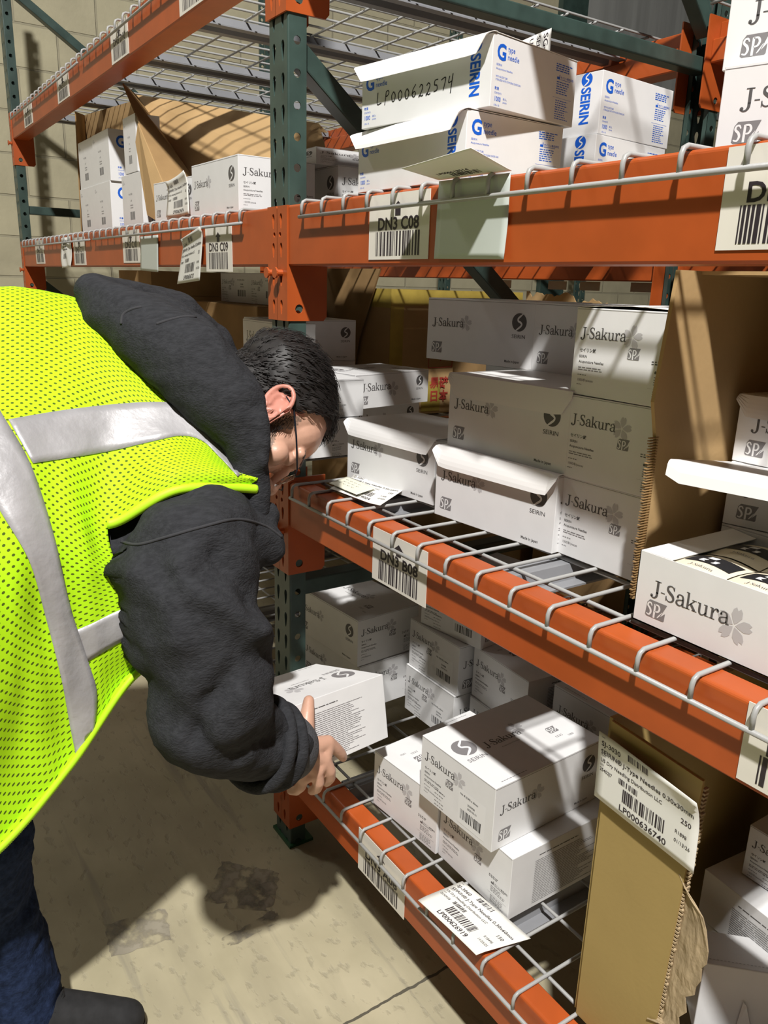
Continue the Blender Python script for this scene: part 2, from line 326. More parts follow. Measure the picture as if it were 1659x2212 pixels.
def column_mb(H, low, flip=False, x0=-74, y0=0, dep=36):
    """C-shaped post; teardrops on the face, round holes on the flanges. flip: the face looks to +y"""
    b = MB(); sg = -1 if flip else 1; zs = []; k = 0
    while True:
        z = 9+1626-50.8*(33-k)+32*0; z = 9.1+50.8*k
        if z > H-25: break
        if z > low: zs.append(z)
        k += 1
    face = holes_plate([(x0+3, 0), (x0+71, 0), (x0+71, H), (x0+3, H)], [teardrop(x0+74*f, z-14) for z in zs for f in (.27, .73)], 2.4)
    b.add([(p[0], y0+sg*(1.2+p[2]), p[1]) for p in face[0]], face[1])
    fl = holes_plate([(3, 0), (dep, 0), (dep, H), (3, H)], [circ(dep*.5, z, 7.2) for z in zs], 2.4)
    for xx in (x0+1.2, x0+74-1.2): b.add([(xx+p[2], y0+sg*p[0], p[1]) for p in fl[0]], fl[1])
    for xx, s2 in ((x0, 1), (x0+74, -1)):        # rounded corners
        arc = [(xx+s2*(3-3*math.cos(a)), y0+sg*(3-3*math.sin(a))) for a in [math.pi/2*k/4 for k in range(5)]]
        b.add([(p[0], p[1], z) for p in arc for z in (0, H)], [(2*i, 2*i+1, 2*i+3, 2*i+2) for i in range(4)])
        b.box(min(xx+s2*1, xx+s2*14), max(xx+s2*1, xx+s2*14), min(y0+sg*dep, y0+sg*(dep-2.4)), max(y0+sg*dep, y0+sg*(dep-2.4)), 0, H)
    return b
def bar(b, p, q, wd, th=38, mi=0):
    """rectangular brace from p to q in a plane x = const"""
    p, q = Vector(p), Vector(q); t = (q-p).normalized(); n = Vector((1, 0, 0)).cross(t).normalized(); X = Vector((1, 0, 0))
    c = [p+n*wd/2*s1+X*th/2*s2 for s1, s2 in ((-1, -1), (-1, 1), (1, 1), (1, -1))]; d = [v+(q-p) for v in c]
    b.add(c+d, [(0, 1, 2, 3), (7, 6, 5, 4)]+[(i, i+4, (i+1) % 4+4, (i+1) % 4) for i in range(4)])
DEPTH = 1200; HT = 2760
def frame(xr, label, braces, front=True, y0=0, low=0):
    t = thing('upright_frame', label, 'rack frame', (xr-37, y0, 0), group='upright frames of the pallet rack')
    def shift(mb):
        mb.v = [(v[0]+xr, v[1]+y0, v[2]) for v in mb.v]; return mb
    c = shift(column_mb(HT, low)).build('post', [M_green], t); shift(column_mb(HT, low, True, y0=DEPTH)).build('post', [M_green], t)
    for (p, q) in braces:
        b = MB(); bar(b, (xr-37, y0+p[0], p[1]), (xr-37, y0+q[0], q[1]), 34, 40); b.build('brace', [M_green], t, bevel=3)
    for yy in (-6, DEPTH-42):
        b = MB(); b.box(xr-80, xr+6, y0+yy, y0+yy+60, 0, 7); b.build('foot_plate', [M_greenf], t)
    return t
near_br = [((34, 1625), (1166, 745)), ((34, 618), (1166, 618)), ((34, 1776), (1166, 1776)), ((1166, 1850), (420, 2590))]
frame(0, 'scratched green upright frame in the middle, orange beams hooked on both sides', near_br)
frame(-2527, 'green upright frame at the far left, beside the block wall', [((34, 2350), (1166, 1600)), ((34, 1225), (1166, 330)), ((34, 1500), (1166, 1500)), ((34, 420), (1166, 420))])
frame(-2527, 'green upright frame of the next row, seen through the wire shelf behind', [((34, 2350), (1166, 1600))], y0=2325)
# beams
def beam(name, xa, xb, ztop, h, zc, label, group, y0=0, flip=False, ends='LR', cards=(), front=None, tape=True):
    t = thing(name, label, 'shelf beam', (xa, y0, ztop-h), group=group); sg = -1 if flip else 1
    b = MB(); z0, z1 = ztop-h, ztop; r = 5
    prof = [(0, z0+3), (0, z1-r)]+[(r-r*math.cos(a), z1-r+r*math.sin(a)) for a in [math.pi/2*k/4 for k in range(1, 5)]]+[(36, z1), (38, z1-2), (38, z1-41), (60, z1-41), (62, z1-43), (62, z0+3), (60, z0), (3, z0)]
    b.prism([(y0+sg*(u-2), v) for u, v in prof], 0, xa+4, xb-4); b.build('beam_body', [M_orange], t)
    for side in ends:
        xe = xa if side == 'L' else xb; s = -1 if side == 'L' else 1          # s: towards the post
        b = MB(); zz = [zc+25+50.8*k for k in range(4)]
        xi, xo = sorted((xe+s*1, xe+s*37.5))
        pl = holes_plate([(xi, zc), (xo, zc), (xo, zc+198), (xo-5*(s > 0), zc+203), (xi+5*(s < 0), zc+203), (xi, zc+198)], [teardrop((xi+xo)/2+s*2, z, .8) for z in zz]+[circ((xi+xo)/2+s*6, zz[2]+27, 4.5)], 4)
        b.add([(p[0], y0+sg*(-3-p[2]), p[1]) for p in pl[0]], pl[1])
        sp = holes_plate([(-5, zc), (72, zc), (79, zc+8), (79, zc+203), (-5, zc+203)], [circ(20, zc+22, 8.5)], 4)
        b.add([(xe-s*1+p[2], y0+sg*p[0], p[1]) for p in sp[0]], sp[1])
        b.build('end_connector', [M_orange], t)
        b = MB(); c = Vector((xe+s*19, y0-sg*5, ztop-h-13))
        if not flip:
            b.tube([c, c+Vector((0, -12, 0))], 6, 12); b.tube([c+Vector((0, -12, 0)), c+Vector((0, -15, 0))], 10, 14); b.build('locking_pin', [M_orange], t)
    return t
A, B_, C_, D_ = 252, 855, 1368, 1868
zA, zB, zC, zD = A+6, B_+6, C_+6, D_+6
GR = 'orange front beams of the rack'; GRR = 'orange rear beams of the rack'
bR = {}; bL = {}
spec = [('A', A, 95, 50, 'orange front beam just above the floor'), ('B', B_, 92, 660, 'orange front beam at waist height, location label B08'), ('C', C_, 104, 1165, 'orange front beam at eye height, location label C08'), ('D', D_, 93, 1675, 'orange front beam at the top edge of the photo, right of the middle post')]
for k, z, h, zc, lab in spec: bR[k] = beam('shelf_beam', 0, 2453, z, h, zc, lab, GR, ends='L')
specL = [('A', A, 95, 50, 'orange front beam behind the bending person, lowest'), ('B', B_, 92, 660, 'orange front beam behind the bending person, at the height of his elbow'), ('C', C_, 104, 1165, 'orange front beam left of the middle post, labels C09 and C10 on it'), ('D', D_, 93, 1675, 'orange front beam at the upper left, label D10 on it')]
for k, z, h, zc, lab in specL: bL[k] = beam('shelf_beam', -2453-74, -74, z, h, zc, lab, GR)
for bay, xa, xb in (('left', -2453-74, -74), ('right', 0, 2453)):
    for k, z, h, zc, lab in spec:
        if (bay, k) in (('right', 'D'), ('left', 'D'), ('left', 'C'), ('right', 'C'), ('left', 'B'), ('right', 'B'), ('right', 'A'), ('left', 'A')):
            names = {'A': 'lowest', 'B': 'waist-high', 'C': 'eye-level', 'D': 'topmost'}
            beam('shelf_beam', xa, xb, z, h, zc, '%s orange rear beam %s the middle post' % (names[k], 'left of' if bay == 'left' else 'right of'), GRR, y0=DEPTH, flip=True, ends='LR' if bay == 'left' else 'L')
# wire decks
def deck(x0, n, pitch, zt, label, ch=(.12, .5, .88)):
    """wires ride on the beams, bend down over their fronts and end in a front bar"""
    x1 = x0+pitch*(n-1); t = thing('wire_deck', label, 'wire shelf', ((x0+x1)/2, DEPTH/2, zt-6), group='grey wire shelf decks')
    b = MB(); r = 3; yf = -13
    for k in range(n):
        x = x0+pitch*k
        pts = [(x, yf, zt-28), (x, yf, zt-r-9), (x, yf+2.5, zt-r-3), (x, yf+8, zt-r), (x, DEPTH+5, zt-r), (x, DEPTH+11, zt-r-3), (x, DEPTH+13, zt-28)]
        b.tube(pts, r, 7)
    for yy, zz in ((yf-.5, zt-30), (DEPTH+13, zt-30)): b.tube([(x0-9, yy, zz), (x1+9, yy, zz)], 3.2, 8)
    yy = 57
    while yy < DEPTH-40: b.tube([(x0-6, yy, zt-8.5), (x1+6, yy, zt-8.5)], r, 7); yy += 97
    b.build('wire_mesh', [M_wire], t, smooth=True)
    if ch:
        for f in ch:
            x = x0+(x1-x0)*f; c = MB(); zt2 = zt-12
            prof = [(-42, zt2-26), (-42, zt2-23), (-22, zt2-23), (-17, zt2), (17, zt2), (22, zt2-23), (42, zt2-23), (42, zt2-26), (19, zt2-26), (14, zt2-3), (-14, zt2-3), (-19, zt2-26)]
            V = [(x+u, y, v) for y in (42, DEPTH-42) for u, v in prof]; q = len(prof)
            c.add(V, [(i, (i+1) % q, (i+1) % q+q, i+q) for i in range(q)]); c.build('support_channel', [M_chan], t)
    return t
deck(31, 17, 69.8, zA, 'lowest wire deck, right of the middle post')
deck(36, 17, 69, zB, 'wire deck at waist height, white boxes standing on it')
deck(75, 17, 69.5, zC, 'eye-level wire deck, blue-printed boxes standing on it')
deck(75, 17, 69.5, zD, 'wire deck overhead at the upper right of the photo', (.12, .40, .88))
for z, nm in ((zA, 'lowest'), (zB, 'waist-high'), (zC, 'eye-level'), (zD, 'overhead')):
    deck(-1299, 17, 69.5, z, '%s wire deck left of the middle post' % nm)
    if z > 700: deck(-2471, 17, 69.5, z, '%s wire deck at the far left, by the block wall' % nm)
# ------------------------------------------------------------------ location cards on the beams
def card(beam_o, code, x0, x1, ztop, zbot, lab, skew=0, tx=None):
    """a white card stuck to the beam's face: arrow, code, barcode"""
    b = MB(); y = -3.2
    b.add([(x0, y, zbot), (x1, y, zbot+skew), (x1, y, ztop+skew), (x0, y, ztop), (x0, y+.9, zbot), (x1, y+.9, zbot+skew), (x1, y+.9, ztop+skew), (x0, y+.9, ztop)], [(0, 1, 2, 3), (7, 6, 5, 4), (0, 4, 5, 1), (1, 5, 6, 2), (2, 6, 7, 3), (3, 7, 4, 0)])
    o = tag(b.build('location_card', [M_card], beam_o), lab); 
    W = x1-x0; Hh = ztop-zbot; p = MB()
    ux = Vector((1, 0, skew/W)); uz = Vector((0, 0, 1)); O = Vector((x0, y-.25, zbot))
    arrow = ([(0, 0), (-14, -10), (-7, -10), (-7, -20), (7, -20), (7, -10), (14, -10)], [(0, 1, 6), (2, 3, 4, 5)])
    p.flat(move(arrow, W*.5, Hh*.88), O, ux, uz, .1)
    if code: p.flat(move(fit(code, 17.5, 106, .024), W*.5-53, Hh*.46), O, ux, uz, .1)
    p.flat(move(barcode(W*.74, Hh*.37, 44), W*.13, Hh*.06), O, ux, uz, .1)
    p.build('printed_code', [M_ink], o, recalc=False)
    return o
card(bR['C'], 'DN3 C08', 277, 431, C_-4, C_-96, 'white location card DN3 C08')
card(bR['B'], 'DN3 B08', 311, 463, B_-6, B_-97, 'white location card DN3 B08')
card(bR['A'], 'DN3 A08', 289, 443, A-6, A-98, 'white location card DN3 A08')
card(bR['C'], 'DN3 C07', 883, 1037, C_-3, C_-92, 'white location card cut by the right edge')
card(bR['B'], 'DN3 B07', 990, 1144, B_+0, B_-86, 'white location card at the right edge, on the waist-high beam')
card(bL['C'], 'DN3 C09', -397, -252, C_-24, C_-116, 'white location card DN3 C09')
card(bL['C'], 'DN3 C10', -1030, -874, C_-9, C_-95, 'white location card DN3 C10')
card(bL['C'], 'DN3 C11', -1614, -1456, C_-11, C_-100, 'white location card, third from the middle post')
card(bL['C'], 'DN3 C12', -2262, -2096, C_-4, C_-93, 'white location card nearest the far post')
card(bL['D'], 'DN3 D10', -1031, -877, D_-4, D_-88, 'white location card DN3 D10')
card(bL['D'], 'DN3 D11', -1675, -1515, D_-8, D_-87, 'white location card on the upper beam, middle one')
card(bL['D'], 'DN3 D12', -2260, -2098, D_-14, D_-86, 'white location card on the upper beam, nearest the far post')
card(bL['D'], 'DN3 D09', -506, -352, D_-2, D_-90, 'white location card on the upper beam, nearest the middle post')
# ------------------------------------------------------------------ printed white needle boxes
INKS = [M_dgrey, M_mgrey, M_lgrey, M_blue, M_white_ink, M_black]
class Face:
    """2D page on one face of a box; origin at the lower left as read"""
    def __init__(s, mb, O, ux, uy): s.mb, s.O, s.ux, s.uy = mb, Vector(O), Vector(ux), Vector(uy)
    def put(s, sh, mi, off=.25): s.mb.flat(sh, s.O, s.ux, s.uy, off, mi)
def faces(mb, L, W, H):
    x, y = L/2, W/2
    return dict(front=Face(mb, (-x, -y, 0), (1, 0, 0), (0, 0, 1)), right=Face(mb, (x, -y, 0), (0, 1, 0), (0, 0, 1)),
                back=Face(mb, (x, y, 0), (-1, 0, 0), (0, 0, 1)), left=Face(mb, (-x, y, 0), (0, -1, 0), (0, 0, 1)), top=Face(mb, (-x, -y, H), (1, 0, 0), (0, 1, 0)))
def put_spz(f, x, y, h, mi=1):
    a, c = spz(h); f.put(move(a, x, y), mi, .25); f.put(move(c, x, y), 4, .45)
def put_emblem(f, x, y, r, mi=0):
    a, c = emblem(r); f.put(move(a, x, y), mi, .25); f.put(move(c, x, y), 4, .45)
    f.put(move(text('SEIRIN', r*.42, .004, 'CENTER', 1.15), x, y-r*1.75), mi)
def text_end(f, W, H, sticker=False):
    s = min(W/182, H/108)
    f.put(move(flower(16*s), 98*s, H-34*s), 2, .22); f.put(move(word(78*s), 10*s, H-40*s), 0, .3)
    put_spz(f, (93 if not sticker else 66)*s, H-62*s, 15*s)
    f.put(move(text('セイリン鍼', 4.2*s, .02), 11*s, H-58*s), 0)
    f.put(move(text('SEIRIN', 3.6*s, .012), 11*s, H-66*s), 0); f.put(move(text('Acupuncture Needles', 3.6*s, .012), 11*s, H-73*s), 0)
    f.put(move(tiny(52*s, 2, 3*s, 1.3*s, .5), 11*s, H-80*s), 1); f.put(move(tiny(20*s, 1, 3, 1.2*s), 11*s, H-90*s), 1)
    f.put(move(text('1000本/pieces', 3.6*s, .0), 11*s, H-98*s), 1); f.put(move(tiny(12*s, 1, 3, 1.2*s), 11*s, H-103*s), 1)
    if not sticker:
        f.put(move(tiny(30*s, 2, 3*s, 1.4*s), 132*s, H-62*s), 0); f.put(move(maker(38*s), 138*s, H-76*s), 0)
        f.put(move(tiny(34*s, 4, 3*s, 1.2*s), 138*s, H-81*s), 1); f.put(rect(130*s, H-95*s, 176*s, H-94.6*s), 2); f.put(move(tiny(34*s, 5, 2.9*s, 1.1*s), 138*s, H-99*s), 1)
    else:
        f.put(move(tiny(26*s, 5, 7*s, 1.4*s), 40*s, H-84*s), 1)
def needle_box(label, L=255, W=182, H=117, plain=False):
    """white box printed J-Sakura: long front, dense text behind, text at the ends, emblem on top"""
    t = thing('needle_box', label, 'box')
    b = MB(); b.box(-L/2, L/2, -W/2, W/2, 0, H); body = b.build('carton', [M_white], t, local=True, bevel=.8)
    b = MB()
    pts = [(-L/2+.6, H+.15), (L/2-.6, H+.15)]
    b.box(-L/2+1, L/2-1, -W/2-.2, -W/2+.2, H-3.4, H-2.8); b.box(-L/2-.2, -L/2+.2, -W/2+1, W/2-1, H-2.2, H-1.7); b.box(L/2-.2, L/2+.2, -W/2+1, W/2-1, H-2.2, H-1.7)
    b.build('lid_seam', [M_mgrey], t, local=True)
    p = MB(); F = faces(p, L, W, H); s = L/255; f = F['front']
    if H > 100:
        f.put(move(flower(15*s), 98*s, H-44*s), 2, .22); f.put(move(word(80*s), 13*s, H-52*s), 0, .3); put_spz(f, 13*s, 14*s, 21*s)
    else:
        f.put(move(flower(19), 126, 42), 2, .22); f.put(move(word(98), 20, 42), 0, .3); put_spz(f, 16, 10, 20)
    f.put(move(text('Made in Japan', 4.4*s, .012), 194*s, 9*s), 0)
    text_end(F['right'], W, H); text_end(F['left'], W, H, True)
    k = F['back']; k.put(move(tiny(92*s, 1, 3, 1.6*s), 60*s, H-18*s), 0); k.put(move(tiny(150*s, 25 if H > 100 else 15, 3.4*s, 1.1*s), 52*s, H-27*s), 1)
    g = F['top']; g.put(move(flower(18*s), 150*s, W*.60), 2, .22); g.put(move(word(84*s), 66*s, W*.5), 0, .3); g.put(move(text('Acupuncture Needles', 3.4*s, .0), 90*s, W*.43), 1)
    put_spz(g, 190*s, W*.34, 17*s); g.put(move(text('1000', 5*s, .0), 212*s, W*.22), 1); g.put(move(tiny(20*s, 2, 3, 1.2), 190*s, W*.28), 1)
    g.put(move(tiny(60*s, 1, 3, 1.2), 20*s, 8), 1)
    p.build('printed_lettering', INKS, t, local=True, recalc=False)
    p = MB(); F = faces(p, L, W, H); put_emblem(F['front'], 222*s, H-(36 if H > 100 else 26)*s, (16 if H > 100 else 13)*s); put_emblem(F['top'], 34*s, W*.62, 22*s, 1)
    p.build('round_emblem', INKS, t, local=True, recalc=False)
    p = MB(); F = faces(p, L, W, H); q = F['left']
    k_ = 1 if H > 100 else .9; q.put(rect(100, 8, 164, 72), 4, .3); q.put(move(text('No. 8 (0.30) x 60mm', 3.6, .016), 104, 62), 5, .5); q.put(move(text('2530908', 3.6, .01), 122, 50), 5, .5); q.put(move(text('2029-03-31', 3.6, .01), 122, 43), 5, .5); q.put(move(barcode(50, 18), 106, 18), 5, .5)
    p.build('barcode_sticker', INKS, t, local=True, recalc=False)
    return t
def g_box(label, L=306, W=217, H=113, far=False):
    """white box printed in blue: G type needle"""
    t = thing('needle_box', label, 'box')
    b = MB(); b.box(-L/2, L/2, -W/2, W/2, 0, H); b.build('carton', [M_white], t, local=True, bevel=.8)
    p = MB(); F = faces(p, L, W, H)
    def gtype(f, x, y, s):
        f.put(move(text('G', 26*s, .03, 'LEFT', .9), x, y), 3); f.put(move(text('type', 9.5*s, .004, 'LEFT', .8), x+27*s, y+16*s), 3); f.put(move(text('needle', 9.5*s, .004, 'LEFT', .85), x+27*s, y+3*s), 3)
    def contents(f, x, y, s):
        f.put(move(text('数量', 4*s, .01), x, y+22*s), 3); f.put(move(text('CONTENTS', 3*s, 0, 'LEFT', .8), x, y+15*s), 3); f.put(move(text('1000', 8*s, .012, 'LEFT', .75), x, y+3*s), 3); f.put(move(text('本入', 3.6*s, 0), x+22*s, y+7*s), 3); f.put(move(text('pieces', 3*s, 0), x+22*s, y+2*s), 3); f.put(move(text('(100 x 10)', 3*s, 0, 'LEFT', .8), x, y-5*s), 3)
    if not far:
        f = F['front']; gtype(f, 10, 68, 1); contents(f, 7, 12, 1)
        f.put(move(move(text('SEIRIN', 21, .03, 'LEFT', .82), 0, 0), 262, H-26, 1, -math.pi/2), 3)
        a, c = emblem(12); f.put(move(a, 272, H-12), 3); f.put(move(c, 272, H-12), 4, .45)
        f = F['right']; gtype(f, 10, 76, .95); f.put(move(text('SEIRIN', 3.4, 0), 10, 66), 3); f.put(move(text('Acupuncture Needles', 3.2, 0), 10, 60), 3)
        f.put(move(text('WITH GUIDE TUBE', 3, 0, 'LEFT', .8), 10, 48), 3); f.put(move(text('STERILIZED WITH ETHYLENE OXIDE GAS', 3, 0, 'LEFT', .8), 10, 43), 3); contents(f, 9, 8, .95)
        f.put(move(tiny(46, 4, 3.6, 1.7), 160, 98), 3); f.put(move(maker(44), 164, 74), 3); f.put(move(tiny(38, 6, 3.8, 1.5), 164, 69), 3); f.put(rect(156, 43, 206, 43.4), 3); f.put(move(tiny(38, 9, 3.8, 1.4), 164, 38), 3)
    else:
        f = F['right']; gtype(f, 22, H-50, 1.3); contents(f, 24, 14, 1.1)
        f = F['front']; f.put(move(text('No. 3 (0.20)', 5, .01), W*0+L*.34, H*.62), 1); f.put(move(text('x 30', 5, .01), L*.42, H*.5), 1); f.put(move(tiny(30, 2, 7, 3), L*.4, H*.42), 1); f.put(move(barcode(L*.24, H*.15, 20), L*.38, H*.16), 0)
        f.put(move(text('G', 12, .01), 10, H-26), 2); f.put(move(text('type', 5, 0), 22, H-24), 2)
    p.build('printed_lettering', INKS, t, local=True, recalc=False)
    return t
def lid_flap(t, L, W, H, drop=34, out=9, name='lid_flap', tilt=0.):
    """the lid's tuck flap hanging in front of the box, with rounded corners"""
    b = MB(); n = 16; r = drop*.75; rows = []
    for j in range(6):
        v = j/5; row = []
        for i in range(n+1):
            u = i/n; x = -L/2-2+(L+4)*u
            e = min(u, 1-u)*(L+4); lim = drop if e > r else drop-r+math.sqrt(max(0, r*r-(r-e)**2))
            z = H+2.5-v*lim
            row.append((x, -W/2-1-out*math.sin(v*1.4)-(1-v)*0, z))
        rows.append(row)
    back = [[(p[0], -W/2+6, H+3.2) for p in rows[0]]]
    b.grid(back+rows); o = b.build(name, [M_lid], t, local=True)
    md = o.modifiers.new('s', 'SOLIDIFY'); md.thickness = .0008
    b = MB(); b.grid([[(-L/2-1, -W/2+6, H+2.6), (L/2+1, -W/2+6, H+2.6)], [(-L/2-1, W/2, H+.6), (L/2+1, W/2, H+.6)]]); o = b.build('lid', [M_lid], t, local=True)
    o.modifiers.new('s', 'SOLIDIFY').thickness = .0008
    return t
JG = 'white J-Sakura needle boxes'; 
J0 = needle_box('x'); J0['label'] = ''
G0 = g_box('x'); G0f = g_box('x', 192, 140, 150, True); JB0 = needle_box('x', 255, 182, 83)
first = {}
def place(src, dims, c, yaw, rot, label, group, hs=1., lid=None, rxy=(0, 0)):
    """c: the corner at the right end of the front, on the deck (mm)"""
    L, W = dims; th = math.radians(yaw); a, bb = (L, W) if rot % 180 == 0 else (W, L)
    e1 = Vector((math.cos(th), math.sin(th), 0)); e2 = Vector((-math.sin(th), math.cos(th), 0))
    ctr = Vector(c)-e1*a/2+e2*bb/2
    r = dup(src, ctr, 0, label, group, rot=Euler((rxy[0], rxy[1], th+math.radians(rot))), scale=(1, 1, hs))
    return r
JD = (255, 182); GD = (255, 182)
def J(c, yaw, rot, label, group, hs=1.): return place(J0, JD, c, yaw, rot, label, group, hs)
gB = 'J-Sakura boxes on the waist-high deck'; gA = 'J-Sakura boxes on the lowest deck'; gC = 'boxes on the eye-level deck'; gL = 'boxes left of the middle post'
# waist-high deck
r = J((290, 136, zB), 5.7, 0, 'white J-Sakura box with lid tucked over its front, behind the loose label sheets', gB); lid_flap(r, 255, 182, 117, 30)
r = J((585, 133, zB), 5.7, 0, 'white J-Sakura box with lid flap hanging, lowest of the middle stack at waist height', gB); lid_flap(r, 255, 182, 117, 33)
r = J((588, 142, zB+119.5), 3.6, 0, 'white J-Sakura box with creased lid flap, second up in the middle stack', gB); lid_flap(r, 255, 182, 117, 36, 3)
J((323, 316, zB+236), 10.6, 0, 'white J-Sakura box with thumb notch, top left above the middle stack, in shade', gB)
J((579, 312, zB+236), -.5, 0, 'white J-Sakura box at the top, squeezed between two others, right part hidden', gB)
J((440, 338, zB), 2, 0, 'white box hidden behind the middle stack, on the deck', gB); J((440, 338, zB+118), 2, 0, 'white box hidden behind the middle stack, under the top row', gB)
r = J((762, 145, zB+236), 0, -90, 'white J-Sakura box with bulging open lid, topmost of the right stack at waist height', gB)
b = MB(); b.grid([[(-128+256*i/16, -91+182*j/4, 117.5+9*math.sin(math.pi*j/4)*(1-.5*i/16)) for j in range(5)] for i in range(17)]); o = b.build('bulging_lid', [M_lid], r, local=True, smooth=True); o.modifiers.new('s', 'SOLIDIFY').thickness = .0008
J((762, 146, zB+118), 1.2, -90, 'white J-Sakura box, middle one of the right stack beside the kraft carton', gB)
J((762, 148, zB), .5, -90, 'white J-Sakura box, lowest of the right stack beside the kraft carton', gB)
# lowest deck
r = J((592, 52, zA+118), 2.4, 90, 'big white J-Sakura box with barcode sticker, crossed by a dark shadow band', gA)
J((621, 72, zA), .4, -90, 'white box with dense fine print, under the sticker box on the lowest deck', gA)
J((437, 66, zA), 5, -90, 'white J-Sakura box left of the sticker box, near the orange beam', gA)
J((175, 316, zA+118), 0, 90, 'dim white J-Sakura box with barcode, second in the left stack on the lowest deck', gA)
J((171, 312, zA), 0, 90, 'white J-Sakura box with barcode, bottom of the left stack on the lowest deck', gA)
J((208, 345, zA+236), 8, 90, 'white box turned slightly, top of the left stack under the beam', gA)
J((364, 338, zA+118), -4, -90, 'dim white J-Sakura box, on the middle stack of the lowest deck', gA)
J((366, 340, zA), -2, -90, 'dim white box under the middle stack of the lowest deck', gA)
J((651, 376, zA+118), 0, 0, 'dim white box with flap, upper one between sticker box and kraft carton', gA); J((652, 380, zA), 0, 0, 'dim white box, lower one between sticker box and kraft carton', gA)
r = J((-52, 200, zA+118), 4, 0, 'white box with raised lid, behind the middle post on the lowest deck', gL)
J((-50, 206, zA), 3, 0, 'white box below the raised-lid one, behind the middle post', gL)
J((-190, 410, zA), 0, 0, 'white box with round emblem, deepest behind the middle post on the lowest deck', gL, .92)
# left bay, waist height
def S(c, yaw, rot, label, sc=None):
    r = place(JB0, JD, c, yaw, rot, label, gL)
    if sc: r.scale = sc
    return r
S((-159, 87, zB+85), 0, 0, 'white box with company print, right behind the forehead, upper of two'); S((-146, 75, zB), 0, 0, 'white box lit along its lower edge, behind the glasses, lower of two')
S((-237, 295, zB+85), 10.8, 90, 'white J-Sakura box crossed by bright bars of light, right of the head'); S((-284, 300, zB), 10, 90, 'dim white box with round emblem under the one with bright bars')
J((-560, 237, zB+168), 0, 90, 'white box with round emblem above the hair, under the orange connector', gL, .93)
S((-560, 237, zB), 0, 90, 'white box hidden behind the dark hair, on the deck'); S((-560, 237, zB+84), 0, 90, 'white box hidden behind the dark hair, second up')
r = S((-410, 150, zB+168), 0, 0, 'white box with half-open lid, left of the dark hair', (1, .45, 1.3)); S((-410, 150, zB), 0, 0, 'white box hidden behind the hood, on the deck', (1, .45, 1)); S((-410, 150, zB+84), 0, 0, 'white box hidden behind the hood, second up', (1, .45, 1))
S((-1012, 305, zB+305), 0, 90, 'white box with barcode under the left eye-level beam, left one of two', (.5, 1.3, 1.1)); S((-800, 305, zB+305), 0, 90, 'white box with barcode under the left eye-level beam, right one of two', (.5, 1.05, 1.1))
# eye-level deck
GS = (.8333, .8387, .752)
r = place(G0, GD, (473, 20, zC), 1.9, 0, 'white box printed G in blue, lower one of the near pair, flap hanging', gC); r.scale = GS; lid_flap(r, 306, 217, 113, 36, 18)
r = place(G0, GD, (493, 40, zC+88), 8.6, 0, 'white box with LP000622574 handwritten in black marker', gC); r.scale = GS; lid_flap(r, 306, 217, 113, 36, 18); GTOP = r
place(G0, GD, (470, 268, zC), 5.8, 0, 'white box printed G in blue, lower one of the rear pair', gC).scale = GS
place(G0, GD, (468, 272, zC+86), 5.2, 0, 'white box with upright blue SEIRIN lettering, upper one of the rear pair', gC).scale = GS
for k, (x, y, lab) in enumerate(((1054, 149, 'white J-Sakura box at the upper right edge, lower of its stack'), (1037, 168, 'white J-Sakura box at the upper right edge, above another'), (1045, 160, 'white J-Sakura box in the upper right corner, topmost of its stack'))):
    place(JB0, JD, (x, y, zC+84.5*k), 16, 0, lab, gC)
place(JB0, JD, (723, 480, zC), 0, 0, 'white box with only its top showing, between blue-printed boxes and the right stack', gC)
J((-279, 26, zC), .9, 0, 'white J-Sakura box beside the middle post on the left eye-level deck', gL, .95); J((-545, 32, zC), 3, 0, 'white J-Sakura box with lid, half behind a hanging label, left eye-level deck', gL, .8)
J((-262, 255, zC), 0, 0, 'white box behind the middle post on the left eye-level deck', gL, .95); J((-290, 215, zC+112), 0, 0, 'white box lying on top behind the post-side J-Sakura box', gL, .3)
FD = (192, 140)
def gf(c, label, yaw=0):
    r = place(G0f, FD, c, yaw, 0, label, 'blue-printed boxes at the far left')
    if 'leaning' in label: r.scale = (.62, .5, 1); r.location.x = -1.118; r.location.y = .095
    return r
gf((-1545, 62, zC), 'white box at the far left, bottom row, beside the block wall'); gf((-1349, 60, zC), 'white box with big blue G, bottom row at the far left'); gf((-1030, 60, zC), 'white box by the tilted kraft carton, bottom row at the far left')
gf((-1538, 64, zC+150), 'white box at the far left, upper row, beside the block wall'); gf((-1342, 62, zC+150), 'white box with blue G under its lid, upper row at the far left'); gf((-995, 60, zC+152), 'white box leaning against the tilted kraft carton, upper row', 0)
for o in (J0, G0, G0f):
    for ch in list(o.children): bpy.data.objects.remove(ch)
    bpy.data.objects.remove(o)
# handwriting on the upper blue-printed box
HW = {'L': [[(.05, .75), (.0, .0), (.42, .05)]], 'P': [[(.12, .7), (.0, -.15)], [(.1, .7), (.3, .75), (.38, .6), (.25, .42), (.06, .4)]], '0': [[(.2, .6), (.02, .35), (.1, 0), (.28, .02), (.36, .35), (.2, .6)]],
      '6': [[(.34, .75), (.1, .45), (.04, .12), (.2, -.02), (.34, .15), (.24, .32), (.06, .2)]], '2': [[(.05, .5), (.2, .66), (.34, .5), (.2, .15), (.02, -.1), (.08, .02), (.24, -.06), (.4, .0)]],
      '5': [[(.4, .75), (.14, .72), (.1, .45), (.3, .4), (.32, .12), (.05, .05)]], '7': [[(.02, .65), (.4, .75), (.22, 0)]], '4': [[(.1, .8), (.02, .4), (.32, .48)], [(.36, .9), (.2, -.25)]]}
p = MB(); F = faces(p, 306, 217, 113)['front']; x = 42
